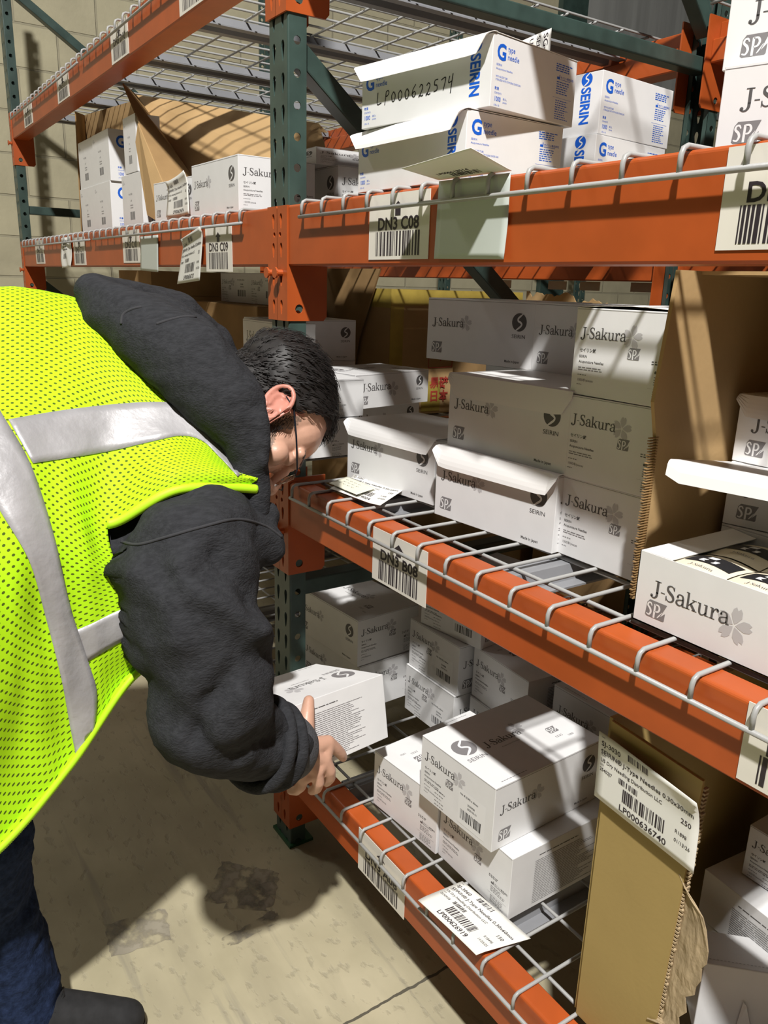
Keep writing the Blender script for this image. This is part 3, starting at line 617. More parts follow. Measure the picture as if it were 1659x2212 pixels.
for ch in 'LP000622574':
    for s in HW[ch]: F.put(move(stroke([(a, c, .07) for a, c in s], 4), x, 40, 27), 5, .4)
    x += 17 if ch != 'L' else 20
p.build('marker_handwriting', INKS, GTOP, local=True, recalc=False)
# ------------------------------------------------------------------ kraft cartons
def panel(b, pts, th=5, mi=0):
    """a board with thickness: outline of 3D points (roughly planar)"""
    pts = [Vector(p) for p in pts]; n = (pts[1]-pts[0]).cross(pts[2]-pts[0]).normalized()*th; k = len(pts)
    b.add(pts+[p+n for p in pts], [tuple(range(k)), tuple(range(2*k-1, k-1, -1))]+[(i, i+k, (i+1) % k+k, (i+1) % k) for i in range(k)], mi)
# carton on its side, on the waist-high deck
t = thing('kraft_carton', 'brown kraft carton on its side on the waist-high deck, white boxes inside', 'carton', (980, 330, zB))
b = MB(); x0, x1, y0, y1, z0, z1 = 765, 1200, 96, 560, zB+.5, 1262
panel(b, [(x0, y0, z0), (x0, y1, z0), (x0, y1, z1), (x0, y0+10, z1), (x0, y0-6, z1-150), (x0, y0+8, z0+200)], -5); b.build('side_panel', [M_kraft], t)
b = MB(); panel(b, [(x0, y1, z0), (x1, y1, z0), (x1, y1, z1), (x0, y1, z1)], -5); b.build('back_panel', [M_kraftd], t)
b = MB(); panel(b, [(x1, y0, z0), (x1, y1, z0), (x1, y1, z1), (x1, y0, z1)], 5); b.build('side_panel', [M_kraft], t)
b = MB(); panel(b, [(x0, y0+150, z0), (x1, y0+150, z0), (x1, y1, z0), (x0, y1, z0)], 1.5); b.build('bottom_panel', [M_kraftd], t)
b = MB(); panel(b, [(x0, y0+50, z1), (x1, y0+50, z1), (x1, y1, z1), (x0, y1, z1)], -4); b.build('top_panel', [M_kraft], t)
b = MB(); panel(b, [(x0+6, 470, z0+2), (x0+60, 552, z0+2), (x0+60, 552, z1-3), (x0+6, 470, z1-3)], 4); b.build('folded_flap', [M_kraft], t)
b = MB()
for k in range(60):                                   # broken flutes on the raw edge
    z = z0+6+k*3.4; b.box(x0-3.5, x0+1, y0-3-random.random()*3, y0+10, z, z+1.2)
b.build('torn_edge', [M_kraftd], t)
# open box with cream packs
t = thing('needle_box', 'open white J-Sakura box showing cream packs with black stickers, on the beam edge', 'box', (931.5, 139, zB))
L, W, H = 255, 182, 86; b = MB()
b.box(-L/2, L/2, -W/2, -W/2+1.2, 0, H); b.box(-L/2, L/2, W/2-1.2, W/2, 0, H); b.box(-L/2, -L/2+1.2, -W/2, W/2, 0, H); b.box(L/2-1.2, L/2, -W/2, W/2, 0, H); b.box(-L/2, L/2, -W/2, W/2, 0, 1.2)
b.build('carton', [M_white], t, local=True)
b = MB(); panel(b, [(-L/2+1, -W/2+2, H-1), (-L/2+34, -W/2+14, H-5), (-L/2+34, W/2-3, H-5), (-L/2+1, W/2-3, H-1)], 1); b.build('dust_flap', [M_lid], t, local=True)
p = MB(); F = faces(p, L, W, H)['front']
F.put(move(flower(21), 128, 40), 2, .22); F.put(move(word(101), 21, 38), 0, .3); put_spz(F, 17, 11, 21)
c = MB(); n = 14; F.put(([(198+17*math.cos(math.pi+math.pi*k/n), H+17*math.sin(math.pi+math.pi*k/n)*.95) for k in range(n+1)], [tuple(range(n+1))]), 2, .2); F.put(([(198+15*math.cos(math.pi+math.pi*k/n), H+15*math.sin(math.pi+math.pi*k/n)*.95) for k in range(n+1)], [tuple(range(n+1))]), 4, .3)
p.build('printed_lettering', INKS, t, local=True, recalc=False)
for j in range(2):
    for i in range(3):
        x = -L/2+30+i*70; y = -W/2+4+j*80
        b = MB(); w2, d2 = 68, 76
        rows = [[(x+w2*u/6, y+d2*v/6, H-10+6*math.sin(math.pi*u/6)*.8+3*math.sin(math.pi*v/6)) for u in range(7)] for v in range(7)]
        b.grid(rows); b.box(x+1, x+w2-1, y+1, y+d2-1, H-45, H-11)
        o = thing('needle_pack', 'cream needle pack in the open box, row %s, %s' % (('nearest the front', 'behind')[j], ('at the left', 'in the middle', 'at the right')[i]), 'pack', (931.5, 139, zB), group='needle packs in the open box')
        b.build('pack_body', [M_packs], o, local=True, smooth=False)
        s = MB(); zf = H-1.6
        def top(u, v): return (x+w2*u, y+d2*v, H-10+6*math.sin(math.pi*u)*.8+3*math.sin(math.pi*v)+.4)
        s.grid([[top(.08+.84*u/6, .40+.42*v/4) for u in range(7)] for v in range(5)], 5)
        s.add([tuple(Vector(top(a, c))+Vector((0, 0, .4))) for a, c in ((.3, .46), (.62, .46), (.62, .58), (.3, .58))], [(0, 1, 2, 3)], 4)
        s.add([tuple(Vector(top(a, c))+Vector((0, 0, .4))) for a, c in ((.34, .63), (.5, .63), (.5, .76), (.34, .76))], [(0, 1, 2, 3)], 4)
        wd = move(word(30), 0, 0); s.add([tuple(Vector(top(.3+q[0]/w2, .2+q[1]/d2))+Vector((0, 0, .5))) for q in wd[0]], wd[1], 1)
        s.build('pack_sticker', INKS, o, local=True, recalc=False)
for k, (dz, lab) in enumerate(((0, 'white box inside the kraft carton, lowest of three at the right edge'), (84, 'white box inside the kraft carton, middle of three, its long flap open'), (168, 'white box with hanging lid flap inside the kraft carton, top of three'))):
    r = place(JB0, JD, (1034, 240, zB+2+dz) if k != 1 else (1030, 293, zB+2+dz), -.5 if k != 1 else 12, 0, lab, 'boxes inside the waist-high kraft carton')
    if k == 2: lid_flap(r, 255, 182, 83, 27, 6)
    if k == 1:
        b = MB(); rows = []
        for (y, z) in ((-91, 82), (-180, 96), (-268, 109), (-272, 108), (-275, 97), (-277, 85)):
            rr = []
            for i in range(17):
                u = i/16; e = min(u, 1-u)*265; cut = max(0, 14-e)*.5 if y < -270 else 0
                rr.append((-130+262*u, y, z-(0 if y > -274 else -cut)))
            rows.append(rr)
        b.grid(rows); o = b.build('open_lid', [M_lid], r, local=True); o.modifiers.new('s', 'SOLIDIFY').thickness = .0012
# carton on the lowest deck with a torn front
t = thing('kraft_carton', 'olive kraft carton with torn flap on the lowest deck, label sheet on its front', 'carton', (1040, 300, zA))
b = MB(); panel(b, [(799, 44, zA), (918, 42, zA), (933, 40, 716), (799, 44, 722)], 4); b.build('front_flap', [M_kraftg], t)
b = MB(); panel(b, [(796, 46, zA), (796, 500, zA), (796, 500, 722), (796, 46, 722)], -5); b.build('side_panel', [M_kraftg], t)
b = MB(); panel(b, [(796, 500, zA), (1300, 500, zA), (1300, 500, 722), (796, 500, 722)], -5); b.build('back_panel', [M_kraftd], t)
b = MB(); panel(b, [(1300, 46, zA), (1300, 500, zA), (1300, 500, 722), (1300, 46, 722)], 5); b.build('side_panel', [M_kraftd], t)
b = MB(); panel(b, [(799, 41.5, 690), (932, 38, 684), (933, 39, 717), (799, 43, 723)], -1); b.build('top_crease', [M_kraftg], t)
b = MB()                                                 # exposed corrugation on the flap edge
for k in range(70):
    z = 330+k*5.4; u = (z-258)/458; x = 918+15*u; b.box(x-1, x+2.5+random.random()*2.5, 39.5, 47, z, z+2.6)
b.build('corrugated_edge', [M_torn], t)
b = MB(); r = random.Random(5)                           # torn ply hanging off the edge
outl = [(921, 585), (930, 572), (945, 562), (958, 552), (966, 538), (971, 515), (972, 496), (968, 486), (969, 470), (963, 456), (964, 446), (955, 432), (957, 412), (951, 398), (952, 384), (940, 372), (925, 368), (912, 360)]
rows = []
for i, (xr, z) in enumerate(outl):
    xl = 917+15*(z-258)/458-2
    rows.append([(xl+(xr-xl)*u/10+r.uniform(-1, 1)*(u == 10)*2, 45-9*math.sin(u/10*1.3)+r.uniform(-.8, .8), z+r.uniform(-1, 1)) for u in range(11)])
b.grid(rows); o = b.build('torn_flap', [M_torn], t); o.modifiers.new('s', 'SOLIDIFY').thickness = .0015
p = MB()
p.flat(([(6*math.cos(a)*(1+.0*a), 13*math.sin(a)) for a in [2*math.pi*k/16 for k in range(16)]], [tuple(range(16))]), (909, 41.6, 352), (1, -.02, 0), (0, 0, 1), .5)
p.flat(rect(0, 0, 58, 26), (868, 42, 596), (1, -.02, -.05), (0, 0, 1), .5); p.build('printed_mark', [M_teal], t, recalc=False)
b = MB(); b.tube([(799.5, 43.3, 312), (815, 43, 304), (814, 43, 268)], .6, 5); b.tube([(892, 41.8, 330), (909, 41.4, 308)], .6, 5); b.build('crease_line', [M_torn], t)
# boxes inside it
gI = 'white boxes inside the torn kraft carton'
J0 = needle_box('x')
place(JB0, JD, (1082, 234, zA+85), -5, 180, 'dim white box with dense fine print, inside the torn kraft carton', gI); place(JB0, JD, (1082, 236, zA), -5, 180, 'white box under the fine-print one in the torn kraft carton', gI)
place(JB0, JD, (1045, 292, zA+170), 0, 90, 'dim white box in the deep right of the torn kraft carton, upper', gI)
t = thing('needle_box', 'bright plain white box with torn tuck, lower right corner of the torn kraft carton', 'box', (905, 157, zA), 46, gI)
b = MB(); b.box(0, 150, 0, 60, 0, 117); b.build('carton', [M_white], t, local=True, bevel=1.5)
b = MB(); b.add([(52, -1, 4), (78, -1, 2), (60, -5, 62), (56, -3, 66)], [(0, 1, 2, 3)]); o = b.build('torn_tuck', [M_lid], t, local=True); o.modifiers.new('s', 'SOLIDIFY').thickness = .001
p = MB()
for k in range(30): p.flat(rect(3+k*4.8, 8, 5.6+k*4.8, 9.2), (0, 0, 117), (1, 0, 0), (0, 1, 0), .3, 2)
p.build('perforation', INKS, t, local=True, recalc=False)
for p_ in (J0, JB0):
    for ch in list(p_.children): bpy.data.objects.remove(ch)
    bpy.data.objects.remove(p_)
# tilted carton on the left eye-level deck
t = thing('kraft_carton', 'big tilted kraft carton leaning under the upper left deck, packing print inside', 'carton', (-900, 400, zC))
TL, TR, BR, BLc = Vector((-1326, 150, 1773)), Vector((-645, 420, 1635)), Vector((-392, 330, 1444)), Vector((-850, 152, 1486))
SF0, SF1 = Vector((-1160, 60, 1766)), Vector((-843, 60, 1477))
b = MB(); panel(b, [BLc, BR, TR, TL], 5); b.build('back_panel', [M_kraft], t)
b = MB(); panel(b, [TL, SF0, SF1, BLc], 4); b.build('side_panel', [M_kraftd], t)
b = MB(); panel(b, [P(262, 180, 2520)+Vector((0, 0, 0)) if False else SF0.lerp(SF1, .42), SF0.lerp(SF1, .48)+Vector((-30, -6, -30)), Vector((-935, 44, 1400)), Vector((-860, 40, 1384)), Vector((-850, 40, 1420)), SF1], 3); b.build('folded_flap', [M_kraft], t)
u = (TR-TL); v = (BLc-TL); nn = u.cross(v).normalized()*3
if nn.dot(CAM-TL) < 0: nn = -nn
b = MB(); panel(b, [TL+nn, TR+nn, TR+v*.10+nn*1.5, TL+v*.10+nn*1.5], .5); b.build('top_flap', [M_kraftd], t)
p = MB(); ux = u.normalized(); uy = (v-ux*v.dot(ux)).normalized()
for s_, dz in (('4 PACK MASTER', 62), ('OF 4 PACK 20A', 40)): p.flat(move(text(s_, 14, .01), 0, 0), TL+ux*(u.length*.86)+uy*dz, -ux, -uy, -4 if (-ux).cross(-uy).dot(nn) < 0 else 4)
p.flat(rect(u.length*.40, 0, u.length*.40+5, 90), TL, ux, uy, -4 if ux.cross(uy).dot(nn) < 0 else 4); p.build('printed_lettering', [M_black], t, recalc=False)
# carton round the far-left boxes
t = thing('kraft_carton', 'small kraft carton standing behind the boxes at the far left', 'carton', (-1600, 330, zC))
b = MB(); panel(b, [(-1885, 95, zC), (-2205, 215, zC), (-2205, 215, 1850), (-1850, 95, 1796)], -4); b.build('side_panel', [M_kraftd], t)
b = MB(); panel(b, [(-2205, 215, zC), (-1540, 215, zC), (-1540, 215, 1803), (-2205, 215, 1850)], -4); b.build('back_panel', [M_kraft], t)
# behind the middle post: tall carton with a slanted edge
t = thing('kraft_carton', 'dark kraft carton with slanted edge behind the orange connector', 'carton', (-800, 550, zB))
b = MB(); panel(b, [(-960, 592, zB), (-760, 592, zB), (-700, 592, 1075), (-590, 592, 1278), (-960, 592, 1278)], 5); b.build('front_panel', [M_kraftd], t)
b = MB(); panel(b, [(-960, 480, zB), (-960, 592, zB), (-960, 592, 1278), (-960, 480, 1278)], -5); b.build('side_panel', [M_kraftd], t)
# taped carton
t = thing('kraft_carton', 'kraft carton with yellow tape and red print, behind the white boxes', 'carton', (-775, 850, zB))
b = MB(); b.box(-1000, -550, 602, 1100, zB, 1222); b.build('carton_body', [M_kraft], t, bevel=6)
b = MB(); b.box(-549.5, -548, 600, 1100, 1180, 1224); b.box(-700, -549.6, 600, 601, 1172, 1224); b.box(-549.5, -548, 600, 645, 880, 1179.5); b.box(-548.8, -548, 720, 790, 870, 960); b.build('yellow_tape', [M_tape], t)
p = MB(); F = Face(p, (-549.2, 640, 880), (0, 1, 0), (0, 0, 1))
F.put(join(rect(100, 120, 190, 122), rect(100, 210, 190, 212), rect(100, 120, 102, 212), rect(188, 120, 190, 212), disc(145, 170, 24, 14, 0, math.pi), rect(143, 140, 147, 172)), 0, 1.8)
F.put(move(text('易碎', 26, .03), 108, 62), 0, 1.8); F.put(move(text('日本', 26, .03), 108, 22), 0, 1.8); p.build('red_print', [M_red], t, recalc=False)
t = thing('kraft_carton', 'open kraft carton with torn upper edge below the rear beam', 'carton', (-220, 880, zB))
b = MB(); r = random.Random(2); top = [(-380+300*k/30, 960, 1222+r.uniform(-8, 8)-(12 if k > 18 else 0)) for k in range(31)]
panel(b, [(-380, 960, zB), (-80, 960, zB)]+top[::-1], 4); b.build('back_panel', [M_kraft], t)
b = MB(); b.box(-380, -80, 700, 958, zB, 1120); b.build('carton_body', [M_kraftd], t)
t = thing('shade_board', 'unseen flat kraft board added on the eye-level deck to shade the boxes below', 'board', (610, 235, zC)); b = MB(); b.box(500, 722, 88, 380, zC+.3, zC+4); b.build('board', [M_kraft], t)  # hidden board, added only to keep light off the top row below
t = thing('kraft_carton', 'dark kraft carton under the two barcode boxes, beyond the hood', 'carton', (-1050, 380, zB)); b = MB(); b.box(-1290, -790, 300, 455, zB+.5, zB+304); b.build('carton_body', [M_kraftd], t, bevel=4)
b = MB(); b.box(-1700, -1330, 170, 420, zB+318, zB+396); b.box(-1700, -1330, 170, 420, zB, zB+317)
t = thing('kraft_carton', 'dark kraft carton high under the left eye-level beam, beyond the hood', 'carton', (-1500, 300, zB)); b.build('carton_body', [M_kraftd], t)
# goods of the next row of racking, put in to darken the space behind
nx = 0
for (x0, x1, z0, z1) in ((-2350, -1500, 0, 640), (-1420, -700, 0, 700), (-640, 60, 0, 660), (150, 900, 0, 680), (960, 1700, 0, 600), (-2300, -1650, 640, 1120), (190, 820, 680, 1150), (1000, 1600, 600, 1190)):
    t = thing('kraft_carton', ['big kraft carton in the next row, low at the far left', 'big kraft carton in the next row, behind the bending person', 'big kraft carton in the next row, behind the middle post', 'big kraft carton in the next row, behind the stacked boxes', 'big kraft carton in the next row, low at the right', 'kraft carton in the next row, waist high at the far left', 'kraft carton in the next row, waist high behind the white stacks', 'kraft carton in the next row, waist high behind the brown carton'][nx], 'carton', ((x0+x1)/2, 1600, z0), group='cartons in the next row')
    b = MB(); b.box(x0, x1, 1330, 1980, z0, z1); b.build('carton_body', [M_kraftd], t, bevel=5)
    b = MB(); b.box(x0, x1, 1640, 1700, z1-.5, z1+.8); b.build('packing_tape', [M_kraft], t); nx += 1
# ------------------------------------------------------------------ loose licence-plate sheets and blank cards
def sheet(name, label, cat, corners, curl=None, W=152, H=101, content=None, mats=None, back=False, n=12, group=None):
    """corners: lower left, lower right, upper right, upper left as read; curl(u, v) -> offset (mm) along the normal"""
    c = [Vector(q) for q in corners]
    def S_(u, v):
        p = (c[0]*(1-u)+c[1]*u)*(1-v)+(c[3]*(1-u)+c[2]*u)*v
        nn = (c[1]-c[0]).cross(c[3]-c[0]).normalized()
        return p+nn*(curl(u, v) if curl else 0)
    b = MB(); b.grid([[S_(i/n, j/n) for i in range(n+1)] for j in range(n+1)])
    t = thing(name, label, cat, c[0], group=group); o = b.build('paper' if not back else 'card', [M_back if back else M_paper], t, smooth=True, recalc=False)
    m = o.modifiers.new('s', 'SOLIDIFY'); m.thickness = .0006; m.offset = -1
    if content:
        p = MB(); V, Fc = content(W, H)
        pts = []
        for x, y in V:
            u, v = x/W, y/H; e = .01; q = S_(u, v); nn = (S_(u+e, v)-q).cross(S_(u, v+e)-q).normalized(); pts.append(q+nn*.35)
        p.add(pts, Fc); p.build('printed_text', [M_ink], t, recalc=False)
    return t
def lp(sku, desc, lot, num, qty, rr, date):
    def f(W, H):
        k = W/152
        return join(move(text('Item', 2, 0), 5*k, 95*k), move(text(sku, 7.4*k, .012), 5*k, 83*k), move(barcode(34*k, 10*k, 30), 48*k, 86*k), move(fit(desc, 6.6*k, 140*k, .012), 5*k, 71*k), move(text('Client', 2.4*k, 0), 5*k, 68*k),
                    move(fit('US Dry Needling Distribution LLC', 5.2*k, 96*k, .008), 5*k, 59*k), move(text('LOT', 2.4*k, 0), 5*k, 53*k), move(text(lot, 5*k, .006, 'LEFT', .9), 5*k, 45*k), move(barcode(30*k, 8*k, 26), 36*k, 45*k),
                    move(barcode(64*k, 19*k, 44), 44*k, 22*k), move(fit(num, 9*k, 72*k, .012), 40*k, 8*k), move(text(qty, 7*k, .006), 128*k, 54*k), move(text(rr, 5*k, .004, 'LEFT', .9), 122*k, 36*k), move(text(date, 5*k, .004, 'LEFT', .9), 122*k, 24*k))
    return f
D60 = 'SEIRIN® J-Type Needles 0.30x60mm'; gS = 'licence-plate label sheets'
sheet('label_sheet', 'white label sheet LP000636740 on the olive carton, upper corner curling', 'label', [(792, 34, 613), (944, 30, 604), (941, 30, 700), (790, 34, 706)], lambda u, v: 2+14*max(0, v-.55)**2*4*u+6*max(0, .12-u)*8*max(0, v-.6), content=lp('SJ-3030', 'SEIRIN® J-Type Needles 0.30x30mm', '25402J7', 'LP000636740', '250', 'R1898', '01/13/26'), group=gS)
sheet('label_sheet', 'white label sheet LP000626919 lying over the lowest beam', 'label', [(513, -28, 264), (650, -18, 264), (672, 74, 264), (519, 61, 264)], lambda u, v: 1.5*math.sin(u*3.1)-4*max(0, .15-v)*3, content=lp('SJ-3060', D60, '25309G8', 'LP000626919', '150', 'R18496', '11/25/25'), group=gS)
sheet('label_sheet', 'white label sheet SJ-3060 with curled edges on the waist-high deck', 'label', [(108, 30, 864), (262, 42, 864), (190, 152, 868), (52, 122, 868)], lambda u, v: 10*max(0, v-.75)**2*14+8*max(0, u-.8)*2, content=lp('SJ-3060', D60, '25309G8', 'LP000619024', '150', 'R1924', '12/10/25'), group=gS)
t = sheet('paper_note', 'pale handwritten note lying on the curled label sheet, near the nose', 'note', [(86, 40, 868), (190, 38, 868), (170, 92, 869), (60, 96, 869)], lambda u, v: 2*u, content=lambda W, H: join(*[move(stroke([(0, 0, .05), (.2, .3, .05), (.35, -.1, .05), (.6, .3, .05), (.9, 0, .05)], 4), 20+i*22+(j % 2)*6, 74-j*20, 16) for j in range(3) for i in range(4)]))
t.children[0].data.materials[0] = M_note
sheet('label_sheet', 'white label sheet LP000636737 hanging crooked beside card C09', 'label', [(-575, -9, 1222), (-418, -9, 1232), (-385, -9, 1345), (-515, -9, 1322)], lambda u, v: 14*max(0, v-.8)**2*16+3*u, content=lp('SJ-2040', 'SEIRIN® J-Type Needles 0.20x40mm', '25404J4', 'LP000636737', '50', 'R1898', '01/13/26'), group=gS)
sheet('label_sheet', 'white label sheet standing curled in front of the left J-Sakura boxes', 'label', [(-712, 18, 1382), (-540, 14, 1382), (-566, 22, 1478), (-700, 24, 1462)], lambda u, v: 12*max(0, v-.7)**2*8-4*math.sin(u*3), content=lp('SJ-1630', 'SEIRIN® J-Type Needles 0.16x30mm', '25408J7', 'LP000639674', '40', 'R1898', '01/20/26'), group=gS)
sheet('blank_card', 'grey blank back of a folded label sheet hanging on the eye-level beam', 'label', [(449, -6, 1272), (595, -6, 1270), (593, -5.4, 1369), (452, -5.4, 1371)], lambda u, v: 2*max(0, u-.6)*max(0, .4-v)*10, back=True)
sheet('label_sheet', 'folded-up half of a label sheet jutting over the eye-level beam', 'label', [(452, -5, 1372), (594, -5, 1371), (585, -62, 1391), (430, -52, 1384)], lambda u, v: 0, content=lambda W, H: join(move(text('LP000618514', 9, .008), 24, 30), move(barcode(60, 16, 34), 46, 12)), group=gS)
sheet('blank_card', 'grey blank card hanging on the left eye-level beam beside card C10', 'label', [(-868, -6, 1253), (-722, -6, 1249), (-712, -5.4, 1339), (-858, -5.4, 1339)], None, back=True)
sheet('label_sheet', 'crumpled label under clear film on the left eye-level beam', 'label', [(-1780, -6, 1258), (-1648, -6, 1262), (-1612, -6, 1362), (-1776, -6, 1360)], lambda u, v: 3*math.sin(u*9+v*5)+3, content=lambda W, H: join(move(barcode(60, 18, 30), 30, 30), move(tiny(100, 4, 9, 4), 20, 86)), group=gS)
sheet('label_sheet', 'label sheet reading SG, standing up behind the handwritten box', 'label', [(222, 300, 1547), (224, 398, 1547), (222, 398, 1673), (222, 300, 1627)], None, content=lambda W, H: move(join(move(text('SG-1630', 11, .008), 0, 78), move(text('SEIRIN', 9, .008), 0, 62), move(text('USD', 9, .0), 0, 46), move(barcode(30, 10, 20), 48, 78)), 4, 98, 1, -math.pi/2), W=100, H=101, group=gS)
for i, x in enumerate((-800, -545, -410, -215)):
    b = MB(); b.box(x, x+80, 1203.5, 1204.5, 1236, 1262); t = thing('location_card', 'small white card under the rear beam, %s of four' % ('leftmost', 'second from left', 'third from left', 'rightmost')[i], 'label', (x, 1203, 1236), group='cards under the rear beam'); b.build('card', [M_card], t)
# plastic film scrap behind the middle post
t = thing('plastic_film', 'crumpled clear plastic film behind the middle post on the eye-level deck', 'plastic film', (-230, 300, zC))
b = MB(); b.grid([[(-300+90*u/6+20*v/6, 300+60*u/6, zC+95*v/6+8*math.sin(u*2.1+v*1.7)) for u in range(7)] for v in range(7)]); b.build('film_sheet', [mat('clear_film', (.75, .78, .78), .15)], t, smooth=True)
# ------------------------------------------------------------------ the person
def cap(b, p0, p1, r0, r1, n=16):
    """closed tapered capsule"""
    p0, p1 = Vector(p0), Vector(p1); t = (p1-p0); l = t.length; t = t/l if l > 1e-6 else Vector((0, 0, 1)); pts = []; rs = []
    for a in (8, 25, 45, 67): a = math.radians(a); pts.append(p0-t*r0*math.cos(a)); rs.append(r0*math.sin(a))
    pts += [p0, p1]; rs += [r0, r1]
    for a in (67, 45, 25, 8): a = math.radians(a); pts.append(p1+t*r1*math.cos(a)); rs.append(r1*math.sin(a))
    b.tube(pts, rs, n)
def ell(b, c, rad, axes=None, n=20):
    """closed ellipsoid; axes: three unit vectors"""
    X, Y, Z = axes or (Vector((1, 0, 0)), Vector((0, 1, 0)), Vector((0, 0, 1))); c = Vector(c); m = n//2; vs = []; fs = []
    for i in range(1, m):
        f = math.pi*i/m
        for k in range(n):
            th = 2*math.pi*k/n; vs.append(c+X*(rad[0]*math.sin(f)*math.cos(th))+Y*(rad[1]*math.sin(f)*math.sin(th))+Z*(rad[2]*math.cos(f)))
    for i in range(m-2):
        for k in range(n): fs.append((i*n+k, (i+1)*n+k, (i+1)*n+(k+1) % n, i*n+(k+1) % n))
    top = len(vs); vs += [c+Z*rad[2], c-Z*rad[2]]
    for k in range(n): fs.append((top, k, (k+1) % n)); fs.append((top+1, (m-2)*n+(k+1) % n, (m-2)*n+k))
    b.add(vs, fs)
def chain(b, pts, n=16):
    for (p, r0), (q, r1) in zip(pts, pts[1:]): cap(b, p, q, r0, r1, n)
def fuse(b, name, mats, parent, voxel, smooth=4, wrinkle=None, factor=.5):
    """overlapping closed pieces -> one continuous smooth skin"""
    o = b.build('tmp', mats, parent); o.parent = None
    m = o.modifiers.new('r', 'REMESH'); m.mode = 'VOXEL'; m.voxel_size = voxel*.001
    s = o.modifiers.new('s', 'SMOOTH'); s.factor = factor; s.iterations = smooth
    dg = bpy.context.evaluated_depsgraph_get(); dg.update(); me = bpy.data.meshes.new_from_object(o.evaluated_get(dg)); me.name = name
    bpy.data.objects.remove(o)
    if wrinkle:
        nr = [v.normal.copy() for v in me.vertices]
        for v, n in zip(me.vertices, nr): v.co += n*wrinkle(v.co*1000)*.001
    me.polygons.foreach_set('use_smooth', [True]*len(me.polygons)); me.materials.clear()
    for q in (mats if isinstance(mats, list) else [mats]): me.materials.append(q)
    r = bpy.data.objects.new(name, me); COL.objects.link(r); r['o'] = [0., 0., 0.]
    if parent: r.parent = parent
    return r
M_skin = mat('skin', (.60, .345, .245), .42, noise_scale=40, noise_amt=.10, bump=.06, bump_scale=350)
M_ear = mat('skin_ruddy', (.58, .245, .185), .42, noise_scale=40, noise_amt=.1)
M_stub = mat('skin_stubble', (.33, .205, .145), .6, noise_scale=260, noise_amt=.55)
M_hair = mat('dark_hair', (.012, .009, .008), .58, noise_scale=90, noise_amt=.4)
M_hood = mat('charcoal_fleece', (.036, .037, .041), .95, noise_scale=180, noise_amt=.3, bump=.5, bump_scale=420, spec=.15, stretch=(1, .35, 1))
M_seam = mat('charcoal_seam', (.035, .035, .039), .95)
M_rib = mat('charcoal_rib', (.07, .072, .08), .9, bump=.5, bump_scale=300)
M_jean = mat('navy_trousers', (.022, .036, .085), .9, noise_scale=120, noise_amt=.45, bump=.3, bump_scale=300, spec=.1)
M_shoe = mat('black_suede', (.018, .018, .019), .85, noise_scale=60, noise_amt=.4)
M_sole = mat('black_sole', (.012, .012, .012), .6)
M_trim = mat('lime_trim', (.50, .90, .012), .6)
M_refl = mat('silver_tape', (.46, .45, .46), .45, .2, noise_scale=12, noise_amt=.22, bump=.9, bump_scale=22)
def vest_mat():
    m = bpy.data.materials.new('lime_mesh'); m.use_nodes = True; nt = m.node_tree; b = nt.nodes['Principled BSDF']; b.inputs['Roughness'].default_value = .7; b.inputs['Specular IOR Level'].default_value = .2
    uv = nt.nodes.new('ShaderNodeUVMap'); uv.uv_map = 'weave'
    v = nt.nodes.new('ShaderNodeTexVoronoi'); v.inputs['Randomness'].default_value = 0.0; v.inputs['Scale'].default_value = 1
    # two interleaved square grids of oval holes
    def grid(off):
        mp = nt.nodes.new('ShaderNodeMapping'); mp.inputs['Location'].default_value = (off, off, 0); nt.links.new(uv.outputs[0], mp.inputs[0])
        sp = nt.nodes.new('ShaderNodeSeparateXYZ'); nt.links.new(mp.outputs[0], sp.inputs[0]); r = []
        for ax, k in (('X', .72), ('Y', 1.0)):
            f = nt.nodes.new('ShaderNodeMath'); f.operation = 'FRACT'; nt.links.new(sp.outputs[ax], f.inputs[0])
            s = nt.nodes.new('ShaderNodeMath'); s.operation = 'SUBTRACT'; nt.links.new(f.outputs[0], s.inputs[0]); s.inputs[1].default_value = .5
            q = nt.nodes.new('ShaderNodeMath'); q.operation = 'MULTIPLY'; nt.links.new(s.outputs[0], q.inputs[0]); q.inputs[1].default_value = k
            p = nt.nodes.new('ShaderNodeMath'); p.operation = 'POWER'; nt.links.new(q.outputs[0], p.inputs[0]); p.inputs[1].default_value = 2; r.append(p)
        a = nt.nodes.new('ShaderNodeMath'); a.operation = 'ADD'; nt.links.new(r[0].outputs[0], a.inputs[0]); nt.links.new(r[1].outputs[0], a.inputs[1])
        l = nt.nodes.new('ShaderNodeMath'); l.operation = 'LESS_THAN'; nt.links.new(a.outputs[0], l.inputs[0]); l.inputs[1].default_value = .017; return l.outputs[0]
    nt.nodes.remove(v)
    a = nt.nodes.new('ShaderNodeMath'); a.operation = 'ADD'; a.use_clamp = True; nt.links.new(grid(0), a.inputs[0]); nt.links.new(grid(.5), a.inputs[1])
    mx = nt.nodes.new('ShaderNodeMixRGB'); nt.links.new(a.outputs[0], mx.inputs[0]); mx.inputs[1].default_value = (.47, .84, .010, 1); mx.inputs[2].default_value = (.07, .11, .01, 1)
    nt.links.new(mx.outputs[0], b.inputs['Base Color']); return m
M_vest = vest_mat()
